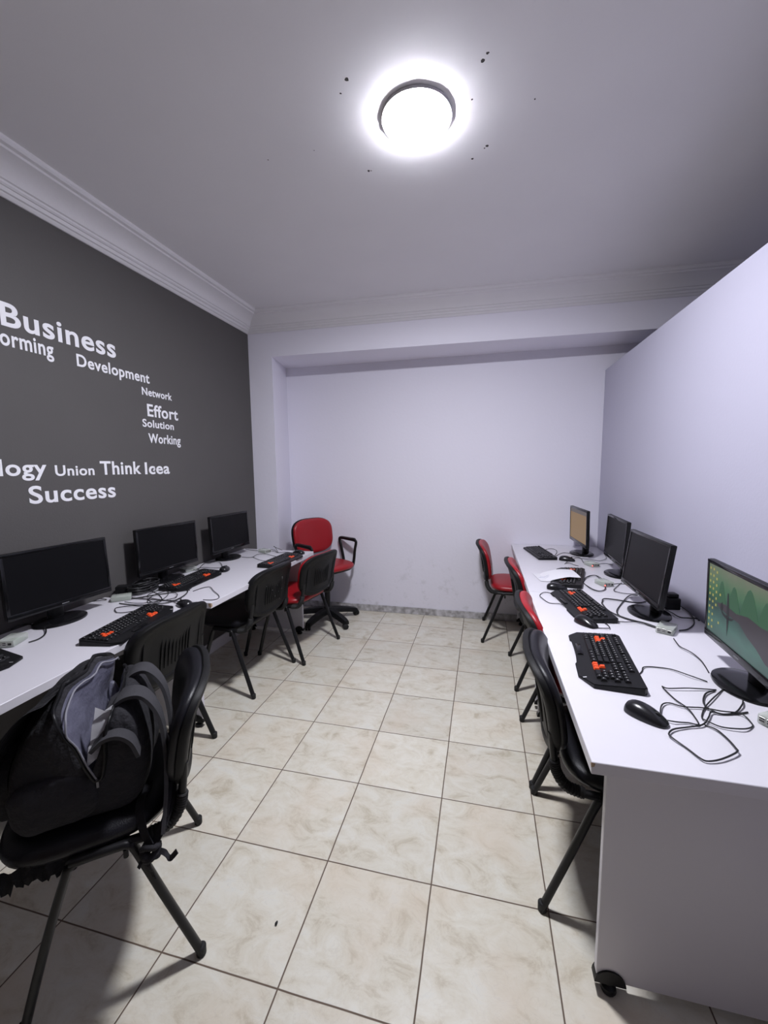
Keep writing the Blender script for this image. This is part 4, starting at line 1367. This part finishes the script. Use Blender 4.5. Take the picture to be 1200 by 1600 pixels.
# folded front flap that slumps towards the desk
bm = bmesh.new()
rows = []
for i in range(13):
    q = i / 12
    x = -.200 + .36 * q
    pr_ = [(.330, .850), (.372, .838), (.418, .800), (.452, .745), (.468, .680), (.470, .610)]
    rows.append([bm.verts.new(Vector((x, y - .05 * q, z - .03 * q)) + noise.noise_vector(Vector((x * 7, y * 16, z * 16))) * .016) for y, z in pr_])
for a, b in zip(rows, rows[1:]):
    for k in range(5):
        bm.faces.new((a[k], a[k + 1], b[k + 1], b[k]))
bmesh.ops.solidify(bm, geom=bm.faces[:], thickness=.010)
fl = finish('front_flap', bm, M_bag, bag, angle=70)
sub = fl.modifiers.new('soften', 'SUBSURF'); sub.levels = 1; sub.render_levels = 2
# shoulder straps
S1 = [(.02, .185, .775), (.01, .150, .812), (-.005, .110, .812), (-.03, .072, .765), (-.06, .056, .690), (-.10, .054, .600), (-.15, .058, .520), (-.21, .070, .445)]
S2 = [(-.105, .205, .770), (-.115, .160, .800), (-.125, .115, .792), (-.145, .078, .735), (-.165, .066, .650), (-.19, .066, .560), (-.215, .072, .490), (-.235, .080, .430)]
for P, w in ((S1, .062), (S2, .062)):
    bm = bmesh.new()
    ribbon(bm, spline(P, 6), lambda q: (1, 0, .1 - .3 * q), w, .010)
    s = finish('shoulder_strap', bm, M_strap, bag, angle=40)
bm = bmesh.new()
ribbon(bm, spline([(-.175, .235, .700), (-.190, .205, .728), (-.195, .172, .730), (-.195, .145, .705), (-.190, .130, .66)], 6), (1, 0, 0), .055, .010)
finish('grab_handle', bm, M_strap, bag, angle=40)
# webbing ends tied in a knot beside the rear leg
bm = bmesh.new()
for P in ([(-.20, .060, .50), (-.235, .075, .455), (-.252, .095, .425), (-.258, .110, .405)], [(-.13, .050, .58), (-.20, .055, .50), (-.245, .085, .44), (-.258, .112, .408)],
          [(-.10, .12, .495), (-.18, .14, .488), (-.235, .13, .455), (-.258, .112, .415)]):
    ribbon(bm, spline(P, 5), (.5, .8, 0), .022, .003)
finish('webbing', bm, M_bag, bag, angle=40)
bm = bmesh.new()
kn = []
for i in range(26):
    a = i * .72
    kn.append((-.260 + .014 * cos(a) + .004 * sin(a * 2.3), .112 + .018 * sin(a), .404 + .016 * cos(a * .61 + .6)))
tube(bm, spline(kn, 3), .0075, 8, flat=1.4)
finish('knot', bm, M_bag, bag, angle=70)
bm = bmesh.new()
ribbon(bm, spline([(-.262, .112, .395), (-.268, .118, .365), (-.264, .112, .338), (-.266, .106, .318)], 5), (.6, .8, 0), .012, .002)
ribbon(bm, spline([(-.262, .100, .400), (-.272, .078, .392), (-.276, .066, .372), (-.282, .058, .380), (-.288, .046, .396)], 5), (.6, .2, .8), .014, .002)
ribbon(bm, spline([(-.262, .120, .398), (-.270, .134, .385), (-.272, .142, .372)], 5), (.6, .2, .8), .010, .002)
finish('strap_end', bm, M_bag, bag, angle=40)
# crumpled white paper showing inside the opening
bm = bmesh.new()
rows = []
for i in range(9):
    q = i / 8
    c = Vector((-.190 + .050 * q, .232 - .020 * q, .655 + .130 * q))
    rows.append([bm.verts.new(c + Vector((.006 * sin(i * 2.2 + k), .022 * (k - 1), .010 * sin(i * 1.9 + k * 2.0)))) for k in range(3)])
for a, b in zip(rows, rows[1:]):
    for k in range(2):
        bm.faces.new((a[k], a[k + 1], b[k + 1], b[k]))
bmesh.ops.solidify(bm, geom=bm.faces[:], thickness=.0012)
pp2 = finish('crumpled_paper', bm, mat('glossy_paper', (.75, .75, .78), .3), angle=20)
pp2.matrix_world = Matrix.Translation((BAG_MID[0], BAG_MID[1], 0)) @ RZ(fa - pi / 2)
tag(pp2, 'shiny crumpled white paper sticking out of the open backpack', 'paper')
